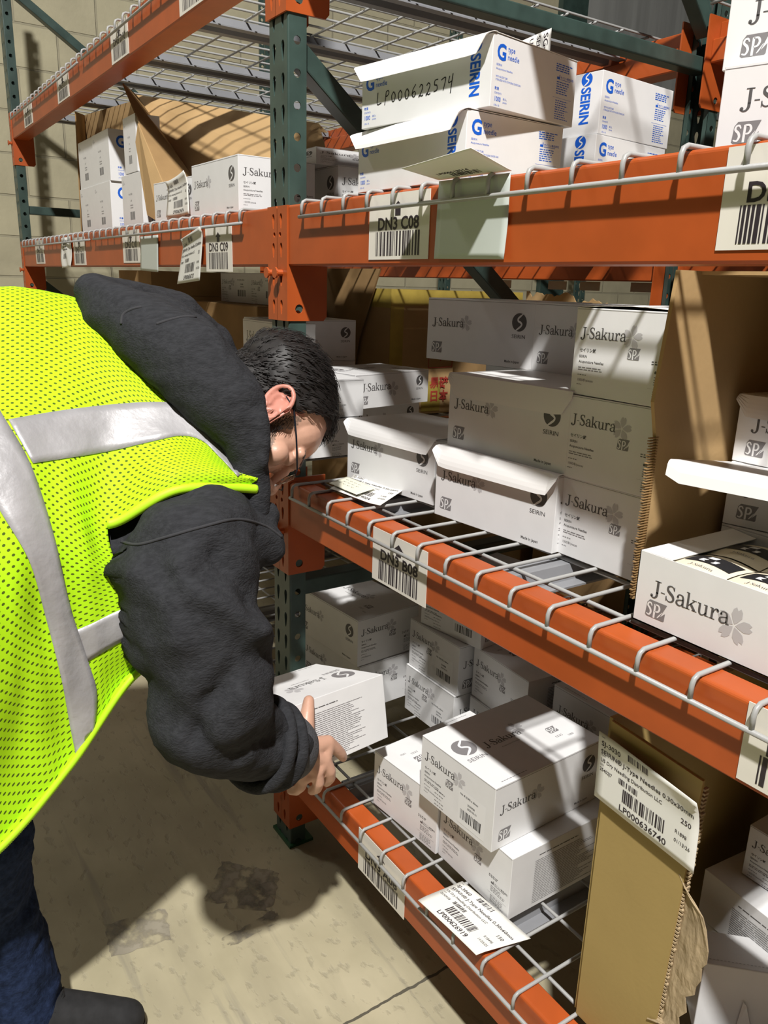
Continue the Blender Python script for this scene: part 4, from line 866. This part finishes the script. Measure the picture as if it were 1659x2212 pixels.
# --- head frame: X to his right, Y forward, Z to the crown
hU = Vector((-.0431, .9822, .1897)).normalized(); hF = Vector((.358, .191, -.9125)); hF = (hF-hU*hF.dot(hU)).normalized(); hR = hF.cross(hU).normalized()
EAR = P(594, 885, 1222); HO = EAR-hR*73
def Hd(x, y, z): return HO+hR*x+hF*y+hU*z
HA = (hR, hF, hU)
body = MB()
def e(c, r): ell(body, Hd(*c), r, HA, 24)
e((0, -14, 50), (75, 95, 78)); e((0, 42, 48), (63, 44, 50)); e((0, 44, -12), (61, 44, 62)); e((0, -30, 8), (66, 70, 60))
for s in (1, -1):
    cap(body, Hd(s*56, 4, -30), Hd(s*46, 30, -68), 16, 16); cap(body, Hd(s*46, 30, -68), Hd(s*20, 74, -88), 16, 16)
    e((s*46, 62, -12), (22, 20, 22)); cap(body, Hd(s*12, 88, 32), Hd(s*44, 76, 30), 10, 9); e((s*31, 76, 12), (15, 12, 10)); e((s*13, 102, -28), (9, 11, 8))
e((0, 78, -86), (24, 20, 20)); e((0, 80, -56), (32, 22, 26)); cap(body, Hd(0, 88, 22), Hd(0, 112, -20), 8, 12); e((0, 112, -22), (12, 12, 11)); e((0, 97, -54), (24, 8, 5)); e((0, 96, -62), (22, 8, 6))
# ears: a thin plate with a raised rim and lobe, leaning back
for s in (1, -1):
    c = Hd(s*79, -8, 6); ex = (hR*s*.93-hF*.36).normalized(); eu = (hU*.86-hF*.50).normalized(); eu = (eu-ex*eu.dot(ex)).normalized(); ef = eu.cross(ex)
    if ef.dot(hF) < 0: ef = -ef
    ell(body, c-ex*2, (4.5, 17, 30), (ex, ef, eu), 20)
    rim = [c+ef*(19*math.cos(a))+eu*(30*math.sin(a))+ex*(6+3*math.sin(a)) for a in [math.radians(q) for q in range(-10, 236, 15)]]
    for p, q in zip(rim, rim[1:]): cap(body, p, q, 4.2, 4.2, 10)
    anti = [c+ef*(8*math.cos(a)-2)+eu*(17*math.sin(a)-2)+ex*4 for a in [math.radians(q) for q in range(60, 240, 20)]]
    for p, q in zip(anti, anti[1:]): cap(body, p, q, 3, 3, 8)
    ell(body, c-eu*27+ef*4+ex*1, (6, 8, 10), (ex, ef, eu), 14); ell(body, c+ef*16-eu*4+ex*2, (4, 5, 8), (ex, ef, eu), 12)
NB = Vector((178, -300, 1085))
chain(body, [(Hd(0, -36, -10), 56), (Hd(0, -42, -70), 54), (NB, 48)], 20)
# trunk and limbs under the clothes
SH_R = Vector((275, -300, 930)); SH_L = Vector((40, -330, 1010)); HIP_R = Vector((235, -830, 900)); HIP_L = Vector((45, -840, 900))
chain(body, [(NB, 48), (Vector((105, -400, 1000)), 68), (Vector((110, -620, 970)), 75), (Vector((140, -830, 930)), 100)], 20)
cap(body, SH_R, SH_L, 45, 58); cap(body, HIP_R, HIP_L, 85, 85)
EL_R = P(425, 1545, 1120); WR_R = P(615, 1625, 1262); cap(body, SH_R, EL_R, 45, 42); cap(body, EL_R, WR_R, 40, 27)
EL_L = Vector((-60, -330, 720)); WR_L = P(560, 1560, 1400); cap(body, SH_L, EL_L, 50, 42); cap(body, EL_L, WR_L, 40, 27)
KN_R, AN_R = P(-62, 1790, 1150), P(30, 2120, 1290); KN_L, AN_L = Vector((40, -800, 470)), Vector((30, -860, 95))
chain(body, [(HIP_R, 85), (KN_R, 42), (AN_R, 30)]); chain(body, [(HIP_L, 85), (KN_L, 42), (AN_L, 30)])
# right hand
def hand(wr, mc, fingers, thumb):
    cap(body, wr[0], wr[1], 27, 25)
    for m in mc: cap(body, wr[1], m, 20, 12.5)
    for p, q in zip(mc, mc[1:]): cap(body, p, q, 12.5, 12.5)
    for fg, rr in fingers: chain(body, [(p, r) for p, r in zip(fg, rr)], 14)
    chain(body, [(p, r) for p, r in zip(*thumb)], 14)
f_i = [P(708, 1604, 1306), P(726, 1618, 1322), P(736, 1628, 1334), P(741, 1636, 1346)]
f_m = [P(700, 1642, 1298), P(712, 1664, 1306), P(713, 1680, 1318), P(706, 1690, 1330)]
f_r = [P(682, 1668, 1290), P(688, 1690, 1296), P(684, 1703, 1308), P(674, 1708, 1320)]
f_p = [P(655, 1678, 1282), P(650, 1699, 1286), P(640, 1708, 1296), P(628, 1708, 1306)]
hand((WR_R, P(640, 1622, 1270)), [f_i[0], f_m[0], f_r[0], f_p[0]],
     [(f_i, (12.5, 10.5, 9.5, 8)), (f_m, (12.5, 10.5, 9.6, 8)), (f_r, (12, 10, 9.2, 7.8)), (f_p, (11, 9, 8.2, 7))],
     ([P(645, 1610, 1272), P(660, 1574, 1278), P(664, 1542, 1288), P(667, 1514, 1300)], (20, 15, 12, 9.5)))
# left hand on the far end of the box
L0 = P(585, 1570, 1440)
g4 = [[L0+Vector((i*5, 10, -22*i)), L0+Vector((22+i*4, 28, -22*i)), L0+Vector((48+i*3, 30, -20*i)), L0+Vector((62+i*2, 22, -19*i))] for i in range(4)]
hand((WR_L, L0+Vector((-25, -10, -20))), [g[0] for g in g4], [(g, (11.5, 10, 9, 8)) for g in g4], ([L0+Vector((-18, -14, 0)), L0+Vector((5, -22, 18)), L0+Vector((28, -22, 26)), L0+Vector((46, -18, 28))], (17, 13, 11, 9)))
PB = Vector((190, -480, 0))
person = fuse(body, 'person', [M_skin, M_ear, M_stub, M_hair], None, 2.6, 3)
tag(person, 'person in lime mesh vest and charcoal hoodie bending over to lift a white box', 'person'); person['o'] = [0, 0, 0]
me = person.data
def hl(co): d = Vector(co)*1000-HO; return d.dot(hR), d.dot(hF), d.dot(hU)
for p in me.polygons:
    x, y, z = hl(p.center)
    if -130 < z < 150 and abs(x) < 115 and abs(y) < 140:
        n_ = noise.noise(Vector((x, y, z))*.05)*7
        if abs(x) > 68 and -46 < y < 22 and -36 < z < 48: p.material_index = 1
        elif (y < 60 and y > 2 and z < -2+n_ and z < 26-y*.9+n_*.5 and z > -110 and abs(x) > 20) or (z < -66+n_ and y > 20) or (16 < y < 32+n_ and -40 < z < 40 and abs(x) > 45): p.material_index = 2
        elif abs(x) < 50 and 74 < y and 30+n_*.2 < z < 40 and abs(x) > 12: p.material_index = 3
# --- hair
hm = MB(); NU, NV = 72, 48; rnd = random.Random(11); pts_ok = []
def hairline(y): return 82+(y-32)*.8 if y > 32 else (22+(y-8)*2.5 if y > 8 else (22 if y > -20 else max(-52, 22+(y+20)*4)))
def shell(cy, cz, rx, ry, rz, cond, nape):
    rows = []
    for j in range(NV+1):
        f = math.pi*j/NV; row = []
        for i in range(NU):
            th = 2*math.pi*i/NU; d = Vector((math.sin(f)*math.cos(th), math.sin(f)*math.sin(th), math.cos(f)))
            q = Vector((d.x*rx, cy+d.y*ry, cz+d.z*rz)); t = max(0., min(1., cond(q)/10+.2))
            nn = noise.noise(q*.06)*3+noise.noise(q*.2)*1.6; bk = max(0, min(1, (-q.y-10)/70)); up = max(0, min(1, (q.z-10)/40))
            off = -14*(1-t)+t*(6+4*max(0, q.z-60)/70+18*bk*up+nn)
            row.append(Hd(*(q+d*off)))
            if t > .6 and j > 0: pts_ok.append((q+d*(off-1.5), d))
        rows.append(row+[row[0]])
    hm.grid(rows)
shell(-14, 50, 77, 97, 80, lambda q: q.z-hairline(q.y), False)
shell(-33, 6, 66, 70, 62, lambda q: min(-22-q.y, q.z-hairline(q.y)), True)
for k in range(6500):                                   # separate locks
    q, d = rnd.choice(pts_ok); q = q+Vector((rnd.uniform(-4, 4), rnd.uniform(-4, 4), rnd.uniform(-4, 4)))
    comb = Vector((rnd.uniform(-.25, .25), .55+rnd.uniform(-.2, .2), .75 if q.y < 30 else .3)); comb = (comb-d*comb.dot(d)).normalized()
    ln = (11+10*max(0, min(1, (q.z-20)/70)))*rnd.uniform(.7, 1.3); lift = rnd.uniform(1.5, 5)
    p0 = q; p1 = q+comb*ln*.5+d*lift; p2 = q+comb*ln+d*(lift*.6+rnd.uniform(-2, 2)); r = .75
    a = d.cross(comb).normalized()*r; vs = []
    for p, s in ((p0, 1), (p1, 1), (p2, .25)): vs += [Hd(*(p+a*s)), Hd(*(p-a*s)), Hd(*(p+d*r*s))]
    hm.add(vs, [(0, 1, 4, 3), (1, 2, 5, 4), (2, 0, 3, 5), (3, 4, 7, 6), (4, 5, 8, 7), (5, 3, 6, 8)])
hair = hm.build('hair', M_hair, person, smooth=True, recalc=False)
bd = MB()                                               # short beard hairs along the jaw
for k in range(520):
    u = rnd.random(); s = 1
    c = (Vector((66, 22, 22)).lerp(Vector((60, 20, -34)), u/.5) if u < .5 else Vector((60, 20, -34)).lerp(Vector((30, 76, -96)), (u-.5)/.5))+Vector((rnd.uniform(-1, 2), rnd.uniform(-10, 12), rnd.uniform(-9, 12)))
    d = Vector((.8, .1, -.2)).normalized(); t = Vector((rnd.uniform(-.1, .4), .4, -.8)).normalized(); a = d.cross(t).normalized()*.45; p1 = c+t*rnd.uniform(5, 9)+d*1.5
    bd.add([Hd(*(c+a)), Hd(*(c-a)), Hd(*p1)], [(0, 1, 2)])
bd.build('beard', M_hair, person, recalc=False)
# --- glasses
gl = MB()
for s in (1, -1):
    gl.tube([Hd(s*80, -14, 22), Hd(s*82, 6, 27), Hd(s*79, 50, 16), Hd(s*72, 98, 2)], 1.4, 8)
    gl.tube([Hd(s*72, 98, 2), Hd(s*60, 106, 0)], 1.2, 6)
gl.tube([Hd(-12, 116, -4), Hd(0, 121, -2), Hd(12, 116, -4)], 1.1, 6)
glasses = gl.build('eyeglasses', mat('dark_metal', (.015, .02, .03), .3, .5), person, smooth=True)
for s in (1, -1):
    b = MB(); n = 20; c = [(36+25*math.cos(2*math.pi*k/n), -8+16*math.sin(2*math.pi*k/n)) for k in range(n)]
    b.add([Hd(s*x, 112-(x-12)**2*.0032, z) for x, z in c]+[Hd(s*x, 109.5-(x-12)**2*.0032, z) for x, z in c], [tuple(range(n)), tuple(range(2*n-1, n-1, -1))]+[(i, (i+1) % n, (i+1) % n+n, i+n) for i in range(n)])
    mg = bpy.data.materials.get('lens') or mat('lens', (.92, .95, .95), .02); mg.node_tree.nodes['Principled BSDF'].inputs['Transmission Weight'].default_value = 1; mg.node_tree.nodes['Principled BSDF'].inputs['IOR'].default_value = 1.2
    b.build('lens', mg, glasses)
# --- hoodie
def wr(scale, amp):
    return lambda c: amp*(noise.noise(Vector((c.x, c.y*.6, c.z))*scale)+.5*noise.noise(Vector((c.x*.5, c.y, c.z*1.6))*scale*2.1))
CREASE = [([(392, 1226), (405, 1260), (456, 1302), (506, 1331), (548, 1357)], 9, 17), ([(548, 1420), (505, 1475), (456, 1521)], -10, 20), ([(422, 1606), (485, 1635), (600, 1600)], -8, 16), ([(300, 1480), (350, 1540), (420, 1570)], -8, 20), ([(470, 1200), (530, 1260), (552, 1300)], -8, 18), ([(300, 1240), (360, 1300), (380, 1380)], 7, 22), ([(560, 1385), (530, 1450), (520, 1500)], 8, 18)]
CREASE = [([P(x, y, 1060) for x, y in spline(c, 5)], a_, w_) for c, a_, w_ in CREASE]
def crease(c):
    d = (c-CAM).normalized(); t = 0
    for pts, a_, w_ in CREASE:
        m = min(((q-CAM)-d*(q-CAM).dot(d)).length for q in pts); t += 1.9*a_*math.exp(-(m/w_)**2)
    return t if (c-CAM).dot(CF) < 1160 else 0
hd = MB()
slv = [(P(405, 1150, 1165), 72), (P(412, 1215, 1112), 96), (P(425, 1330, 1095), 96), (P(448, 1440, 1095), 94), (P(452, 1530, 1105), 88), (P(480, 1570, 1125), 76), (P(545, 1600, 1180), 60), (P(600, 1612, 1235), 53)]
chain(hd, slv, 24)
cap(hd, P(400, 1130, 1150), P(450, 1150, 1140), 70, 74, 20); cap(hd, P(450, 1150, 1140), P(572, 1172, 1190), 74, 34, 20); cap(hd, P(480, 1100, 1190), P(566, 1120, 1210), 46, 28, 20)
chain(hd, [(Vector((150, -340, 1040)), 90), (Vector((120, -500, 1010)), 105), (Vector((115, -700, 970)), 100), (Vector((130, -800, 940)), 92)], 24)
ell(hd, (160, -460, 915), (95, 140, 115)); cap(hd, P(395, 1320, 1160), Vector((170, -440, 920)), 62, 95); cap(hd, P(400, 1130, 1170), Vector((150, -340, 1030)), 70, 90, 24); cap(hd, SH_L, Vector((150, -340, 1030)), 85, 90, 24); cap(hd, SH_L, EL_L, 70, 62); cap(hd, EL_L, WR_L, 60, 45)  # belly and underarm link also added to stop light leaking past the arm
hoodie = fuse(hd, 'hoodie', [M_hood], person, 6, 8, lambda c: wr(.010, 8)(c)+wr(.026, 3)(c)+crease(c))
# cuff and sleeve folds
b = MB(); c0, c1 = P(598, 1612, 1232), P(640, 1621, 1268); ax = (c1-c0).normalized(); a = Vector((0, 0, 1)).cross(ax).normalized(); bb = ax.cross(a); rows = []
for u in [i/10 for i in range(11)]:
    rr = 55-9*u+4*math.sin(u*math.pi)
    rows.append([c0+(c1-c0)*u+(a*math.cos(q)+bb*math.sin(q))*(rr+.9*math.sin(k*math.pi)) for k, q in enumerate([2*math.pi*k/96 for k in range(97)])])
rr2 = [[c1+(a*math.cos(q)+bb*math.sin(q))*30-ax*4 for q in [2*math.pi*k/96 for k in range(97)]]]
b.grid(rows+rr2); b.build('cuff', M_rib, hoodie, smooth=True)
fold = MB()
for off, rad, th in ((-6, 60, 11), (-38, 64, 12), (-16, 58, 8)):
    c = c0+ax*off; ring = [c+(a*math.cos(q)+bb*math.sin(q))*rad+ax*(7*math.sin(q*2+off)) for q in [2*math.pi*k/40 for k in range(41)]]
    fold.tube(ring, th, 10, caps=False)
fuse(fold, 'sleeve_fold', [M_hood], hoodie, 5, 6)
# hood bunched round the neck
hb = MB()
hp = [(P(200, 632, 1245), 30), (P(255, 682, 1225), 50), (P(330, 730, 1200), 58), (P(415, 790, 1185), 66), (P(485, 868, 1178), 58), (P(528, 955, 1182), 36), (P(548, 1050, 1192), 24), (P(556, 1110, 1196), 20)]
chain(hb, hp, 20)
chain(hb, [(P(200, 632, 1245), 30), (P(290, 665, 1330), 45), (P(380, 690, 1400), 48), (P(455, 745, 1450), 45), (P(500, 850, 1460), 38), (P(510, 980, 1420), 30)], 16)
chain(hb, [(P(225, 655, 1250), 36), (P(330, 700, 1250), 50), (P(420, 745, 1260), 46), (P(500, 800, 1270), 26)], 16)
chain(hb, [(P(490, 800, 1215), 30), (P(540, 850, 1180), 20), (P(562, 920, 1166), 14), (P(566, 1000, 1168), 12)], 14)
hood = fuse(hb, 'hood', [M_hood], hoodie, 5, 12, lambda c: wr(.014, 5)(c)+wr(.05, 1.2)(c))
# --- trousers and shoes
tr = MB()
chain(tr, [(HIP_R, 120), (P(-62, 1790, 1150), 82), (P(-42, 1950, 1240), 74), (P(30, 2100, 1300), 66), (P(52, 2168, 1315), 62)], 24)
chain(tr, [(HIP_L, 120), (KN_L, 82), (AN_L, 66)], 24); cap(tr, HIP_R, HIP_L, 118, 118, 24); cap(tr, (HIP_R+HIP_L)/2, Vector((145, -760, 960)), 125, 128, 24)
trs = fuse(tr, 'trousers', [M_jean], person, 7, 6, lambda c: wr(.018, 6)(c)+wr(.05, 2.5)(c))
def shoe(hx, hy, dx, dy, lab=None):
    d = Vector((dx, dy, 0)).normalized(); s = Vector((d.y, -d.x, 0)); o = Vector((hx, hy, 0)); b = MB()
    def q(u, v, z): return o+d*u+s*v+Vector((0, 0, z))
    chain(b, [(q(35, 0, 45), 38), (q(110, 0, 52), 40), (q(190, 4, 40), 36), (q(250, 6, 33), 30)], 18); chain(b, [(q(40, 0, 70), 40), (q(30, 0, 110), 42)], 18); ell(b, q(160, 5, 32), (120, 46, 26), (d, s, Vector((0, 0, 1))), 22); ell(b, q(60, 0, 30), (60, 38, 24), (d, s, Vector((0, 0, 1))), 22)
    sh = fuse(b, 'shoe', [M_shoe], person, 4, 5)
    b = MB(); out = [(-6, 0), (0, 26), (30, 35), (100, 34), (170, 46), (230, 42), (268, 24), (280, 4), (266, -24), (230, -38), (160, -40), (90, -32), (30, -34), (0, -26)]; out = spline(out+[out[0]], 4)[:-1]
    k = len(out); b.add([q(u, v, 1) for u, v in out]+[q(u, v, 22) for u, v in out], [tuple(range(k)), tuple(range(2*k-1, k-1, -1))]+[(i, (i+1) % k, (i+1) % k+k, i+k) for i in range(k)]); b.build('sole', M_sole, sh, bevel=3)
    b = MB()
    for j in range(4): b.tube([q(120+j*22, -24, 84-j*9), q(128+j*22, 0, 94-j*10), q(120+j*22, 24, 84-j*9)], 3, 7)
    b.build('laces', M_sole, sh, smooth=True)
shoe(152, -668, .45, .89); shoe(20, -900, .1, 1)
# --- vest: a draped surface through a net of points
net = [  # rows: far flank, far side, ridge, upper side, middle side (armhole), lower side, zipper edge ; columns: hip -> neck
 [(-420, 1100, 1320), (-200, 980, 1380), (0, 860, 1430), (150, 830, 1450), (300, 800, 1440), (430, 850, 1440), (520, 980, 1420)],
 [(-420, 900, 1200), (-200, 760, 1270), (0, 690, 1310), (150, 700, 1340), (300, 690, 1340), (420, 730, 1330), (520, 900, 1320)],
 [(-420, 840, 1080), (-200, 672, 1150), (0, 622, 1205), (150, 646, 1245), (272, 735, 1222), (415, 858, 1200), (548, 1044, 1196)],
 [(-420, 960, 985), (-200, 840, 1035), (0, 790, 1095), (150, 800, 1135), (272, 850, 1150), (412, 940, 1155), (550, 1050, 1182)],
 [(-420, 1180, 905), (-200, 1110, 930), (0, 1060, 990), (130, 1075, 1040), (232, 1132, 1078), (385, 1058, 1092), (553, 1056, 1172)],
 [(-420, 1620, 915), (-200, 1540, 935), (0, 1420, 985), (140, 1340, 1040), (285, 1290, 1095), (400, 1280, 1200), (500, 1280, 1300)],
 [(-420, 2080, 985), (-200, 1985, 1005), (0, 1832, 1055), (155, 1650, 1095), (305, 1445, 1130), (420, 1440, 1240), (520, 1440, 1340)]]
def cr(a, b_, c, d, t): return .5*(2*b_+(c-a)*t+(2*a-5*b_+4*c-d)*t*t+(3*b_-a-3*c+d)*t**3)
NT = [[P(*q) for q in r] for r in net]
def vest_pt(u, v):
    """u down the rows (0..6), v along the columns (0..6)"""
    i = min(int(u), 5); j = min(int(v), 5); fu, fv = u-i, v-j
    g = lambda r, c: NT[max(0, min(6, r))][max(0, min(6, c))]
    q = [cr(*[g(i-1+k, j-1+m) for m in range(4)], fv) for k in range(4)]
    return cr(*q, fu)
def arc(f, n=120):
    a = [0.]; p = f(0)
    for k in range(1, n+1): q = f(6*k/n); a.append(a[-1]+(q-p).length); p = q
    return lambda t: (lambda x, i: a[i]+(a[min(i+1, n)]-a[i])*(x-i))(t/6*n, min(int(t/6*n), n-1))
AU, AV = arc(lambda t: vest_pt(t, 2.6)), arc(lambda t: vest_pt(3.4, t))
def vest_uv(u, v): return (AV(v)/11.5, AU(u)/12.5)
vb = MB(); NR, NC = 150, 132; idx = {}; uvs = []
def folds(p, u, v):
    w_ = max(0, min(1, (u-3.6)/1.5)); s = noise.noise(Vector((p.x*.004, p.y*.012, p.z*.006)))*16+noise.noise(Vector((p.x*.012, p.y*.03, p.z*.008)))*7
    pull = 9*math.sin((v*3.1-u*2.2))*max(0, 1-abs(u-4.6)/.9)*max(0, 1-abs(v-3.4)/1.3)
    return s*(.25+w_)+pull
V = []; F = []
for i in range(NR+1):
    for j in range(NC+1):
        u, v = 6*i/NR, 6*j/NC
        if (v > 4.02 and u > 4.001) or (v > 4.4 and u < 1.99): continue
        p = vest_pt(u, v); e_ = .03; n = (vest_pt(min(6, u+e_), v)-vest_pt(max(0, u-e_), v)).cross(vest_pt(u, min(6, v+e_))-vest_pt(u, max(0, v-e_))).normalized()
        if n.dot(CAM-p) < 0 and u > 2: n = -n
        k_ = 0 if (u > 5.99 or (abs(u-4) < .03 and v > 4)) else 1
        idx[i, j] = len(V); V.append(p+n*folds(p, u, v)*k_); uvs.append(vest_uv(u, v))
for i in range(NR):
    for j in range(NC):
        q = [(i, j), (i, j+1), (i+1, j+1), (i+1, j)]
        if all(k in idx for k in q): F.append(tuple(idx[k] for k in q))
vb.add(V, F); vest = vb.build('safety_vest', [M_vest], person, smooth=True, recalc=False)
ul = vest.data.uv_layers.new(name='weave')
for lp_ in vest.data.loops: ul.data[lp_.index].uv = uvs[lp_.vertex_index]
m = vest.modifiers.new('s', 'SOLIDIFY'); m.thickness = .0012; m.offset = 0
bvh = BVHTree.FromPolygons([tuple(Vector(v)) for v in V], F)
TRIM = [vest_pt(4, 4+2*k/20) for k in range(21)]
for g_, far_ in ((hoodie, 45), (person, 120)):                                     # the cloth under the vest stays under it
    for v_ in g_.data.vertices:
        co = v_.co*1000; h = bvh.find_nearest(co)
        if h[0] is None: continue
        n = h[1] if h[1].dot(CAM-h[0]) > 0 or h[0].z > 1150 and h[1].z > 0 else -h[1]
        d = co-h[0]; l = d.length; k = d.dot(n)
        if l < far_ and k > -9 and (g_ is person or min((h[0]-q_).length for q_ in TRIM) > 42) and (l < 6 or abs(k) > .9*l): v_.co = (co+n*(-9-k))*.001
def on_vest(px, py, off=2.2):
    d = (P(px, py, 1000)-CAM).normalized(); h = bvh.ray_cast(CAM, d)
    if h[0] is None:
        h = bvh.find_nearest(P(px, py, 1080))
    n = h[1] if h[1].dot(CAM-h[0]) > 0 else -h[1]
    return h[0]+n*off
def tape(name, A_, B2, nl=40, nw=6):
    """reflective tape between two edge lines, laid on the vest"""
    a_ = spline(A_, 8); b_ = spline(B2, 8)
    def samp(l, t): k = t*(len(l)-1); i = min(int(k), len(l)-2); f = k-i; return [l[i][c]*(1-f)+l[i+1][c]*f for c in (0, 1)]
    rows = []
    for i in range(nl+1):
        p, q = samp(a_, i/nl), samp(b_, i/nl); rows.append([on_vest(p[0]+(q[0]-p[0])*k/nw, p[1]+(q[1]-p[1])*k/nw) for k in range(nw+1)])
    t_ = MB(); t_.grid(rows); o = t_.build(name, M_refl, vest, smooth=True, recalc=False); o.modifiers.new('s', 'SOLIDIFY').thickness = .0012; return o
tape('reflective_tape', [(18, 908), (120, 890), (230, 876), (330, 870), (410, 876), (450, 910), (490, 965), (528, 1022)], [(70, 1002), (150, 990), (240, 975), (330, 955), (390, 943), (435, 953), (472, 988), (512, 1030)])
tape('reflective_tape', [(-190, 800), (-130, 880), (-60, 1000), (0, 1105), (60, 1210), (100, 1340), (130, 1460), (150, 1560), (165, 1635)], [(-130, 690), (-90, 740), (-40, 810), (0, 890), (62, 1000), (112, 1150), (150, 1310), (188, 1420), (208, 1500), (198, 1600)])
tape('reflective_tape', [(160, 1362), (200, 1345), (240, 1325), (288, 1305)], [(182, 1432), (215, 1412), (255, 1388), (292, 1370)], 20)
t_ = MB(); ed = [vest_pt(4, 4+2*k/40) for k in range(41)]; t_.tube(ed, 7, 10); t_.build('armhole_trim', M_trim, vest, smooth=True)
t_ = MB(); ed = [vest_pt(6, 4.02*k/60) for k in range(61)]; t_.tube(ed, 5, 8); t_.build('zipper_tape', M_trim, vest, smooth=True)
t_ = MB()
for k in range(170):
    p = vest_pt(6, .6+3.4*k/170); q = vest_pt(6, .6+3.4*(k+.5)/170); n = (p-vest_pt(5.9, .6+3.4*k/170)).normalized(); t_.tube([p+n*3, p+n*8], 1.7, 6)
t_.build('zipper_teeth', M_trim, vest)
# seams on the hoodie
hbv = {o: BVHTree.FromPolygons([v.co*1000 for v in o.data.vertices], [tuple(p.vertices) for p in o.data.polygons]) for o in (hoodie, hood)}
def seam(o, pts, r=2.2):
    q = []
    for x, y in spline(pts, 8):
        h = hbv[o].ray_cast(CAM, (P(x, y, 1000)-CAM).normalized())
        if h[0] is not None and (not q or (h[0]-q[-1]).length < 60): q.append(h[0])
    if len(q) > 2: t = MB(); t.tube(q, r, 8); t.build('seam', M_seam, o, smooth=True)
seam(hoodie, [(262, 1170), (300, 1176), (360, 1160), (430, 1140), (510, 1122), (570, 1135), (608, 1160)]); seam(hood, [(262, 700), (266, 680), (285, 668), (306, 663)]); seam(hood, [(338, 700), (370, 690), (405, 684), (448, 690)])
# --- the box he holds
J0 = needle_box('x')
a_ = math.radians(14.29); be = math.radians(-13.7); ga = math.radians(-5.34)
Rm = Matrix.Rotation(a_, 3, 'Z') @ Matrix.Rotation(be, 3, 'Y') @ Matrix.Rotation(ga, 3, 'X')
ctr = Vector((373, -209, 463))+Rm @ Vector((-91, 127.5, 0))
dup(J0, ctr, 0, 'white box held tilted in the bending person\'s hands above the lowest beam', None, rot=(Rm @ Matrix.Rotation(math.radians(-90), 3, 'Z')).to_euler())
for ch in list(J0.children): bpy.data.objects.remove(ch)
bpy.data.objects.remove(J0)
for o in bpy.data.objects:
    if 'o' in o: del o['o']
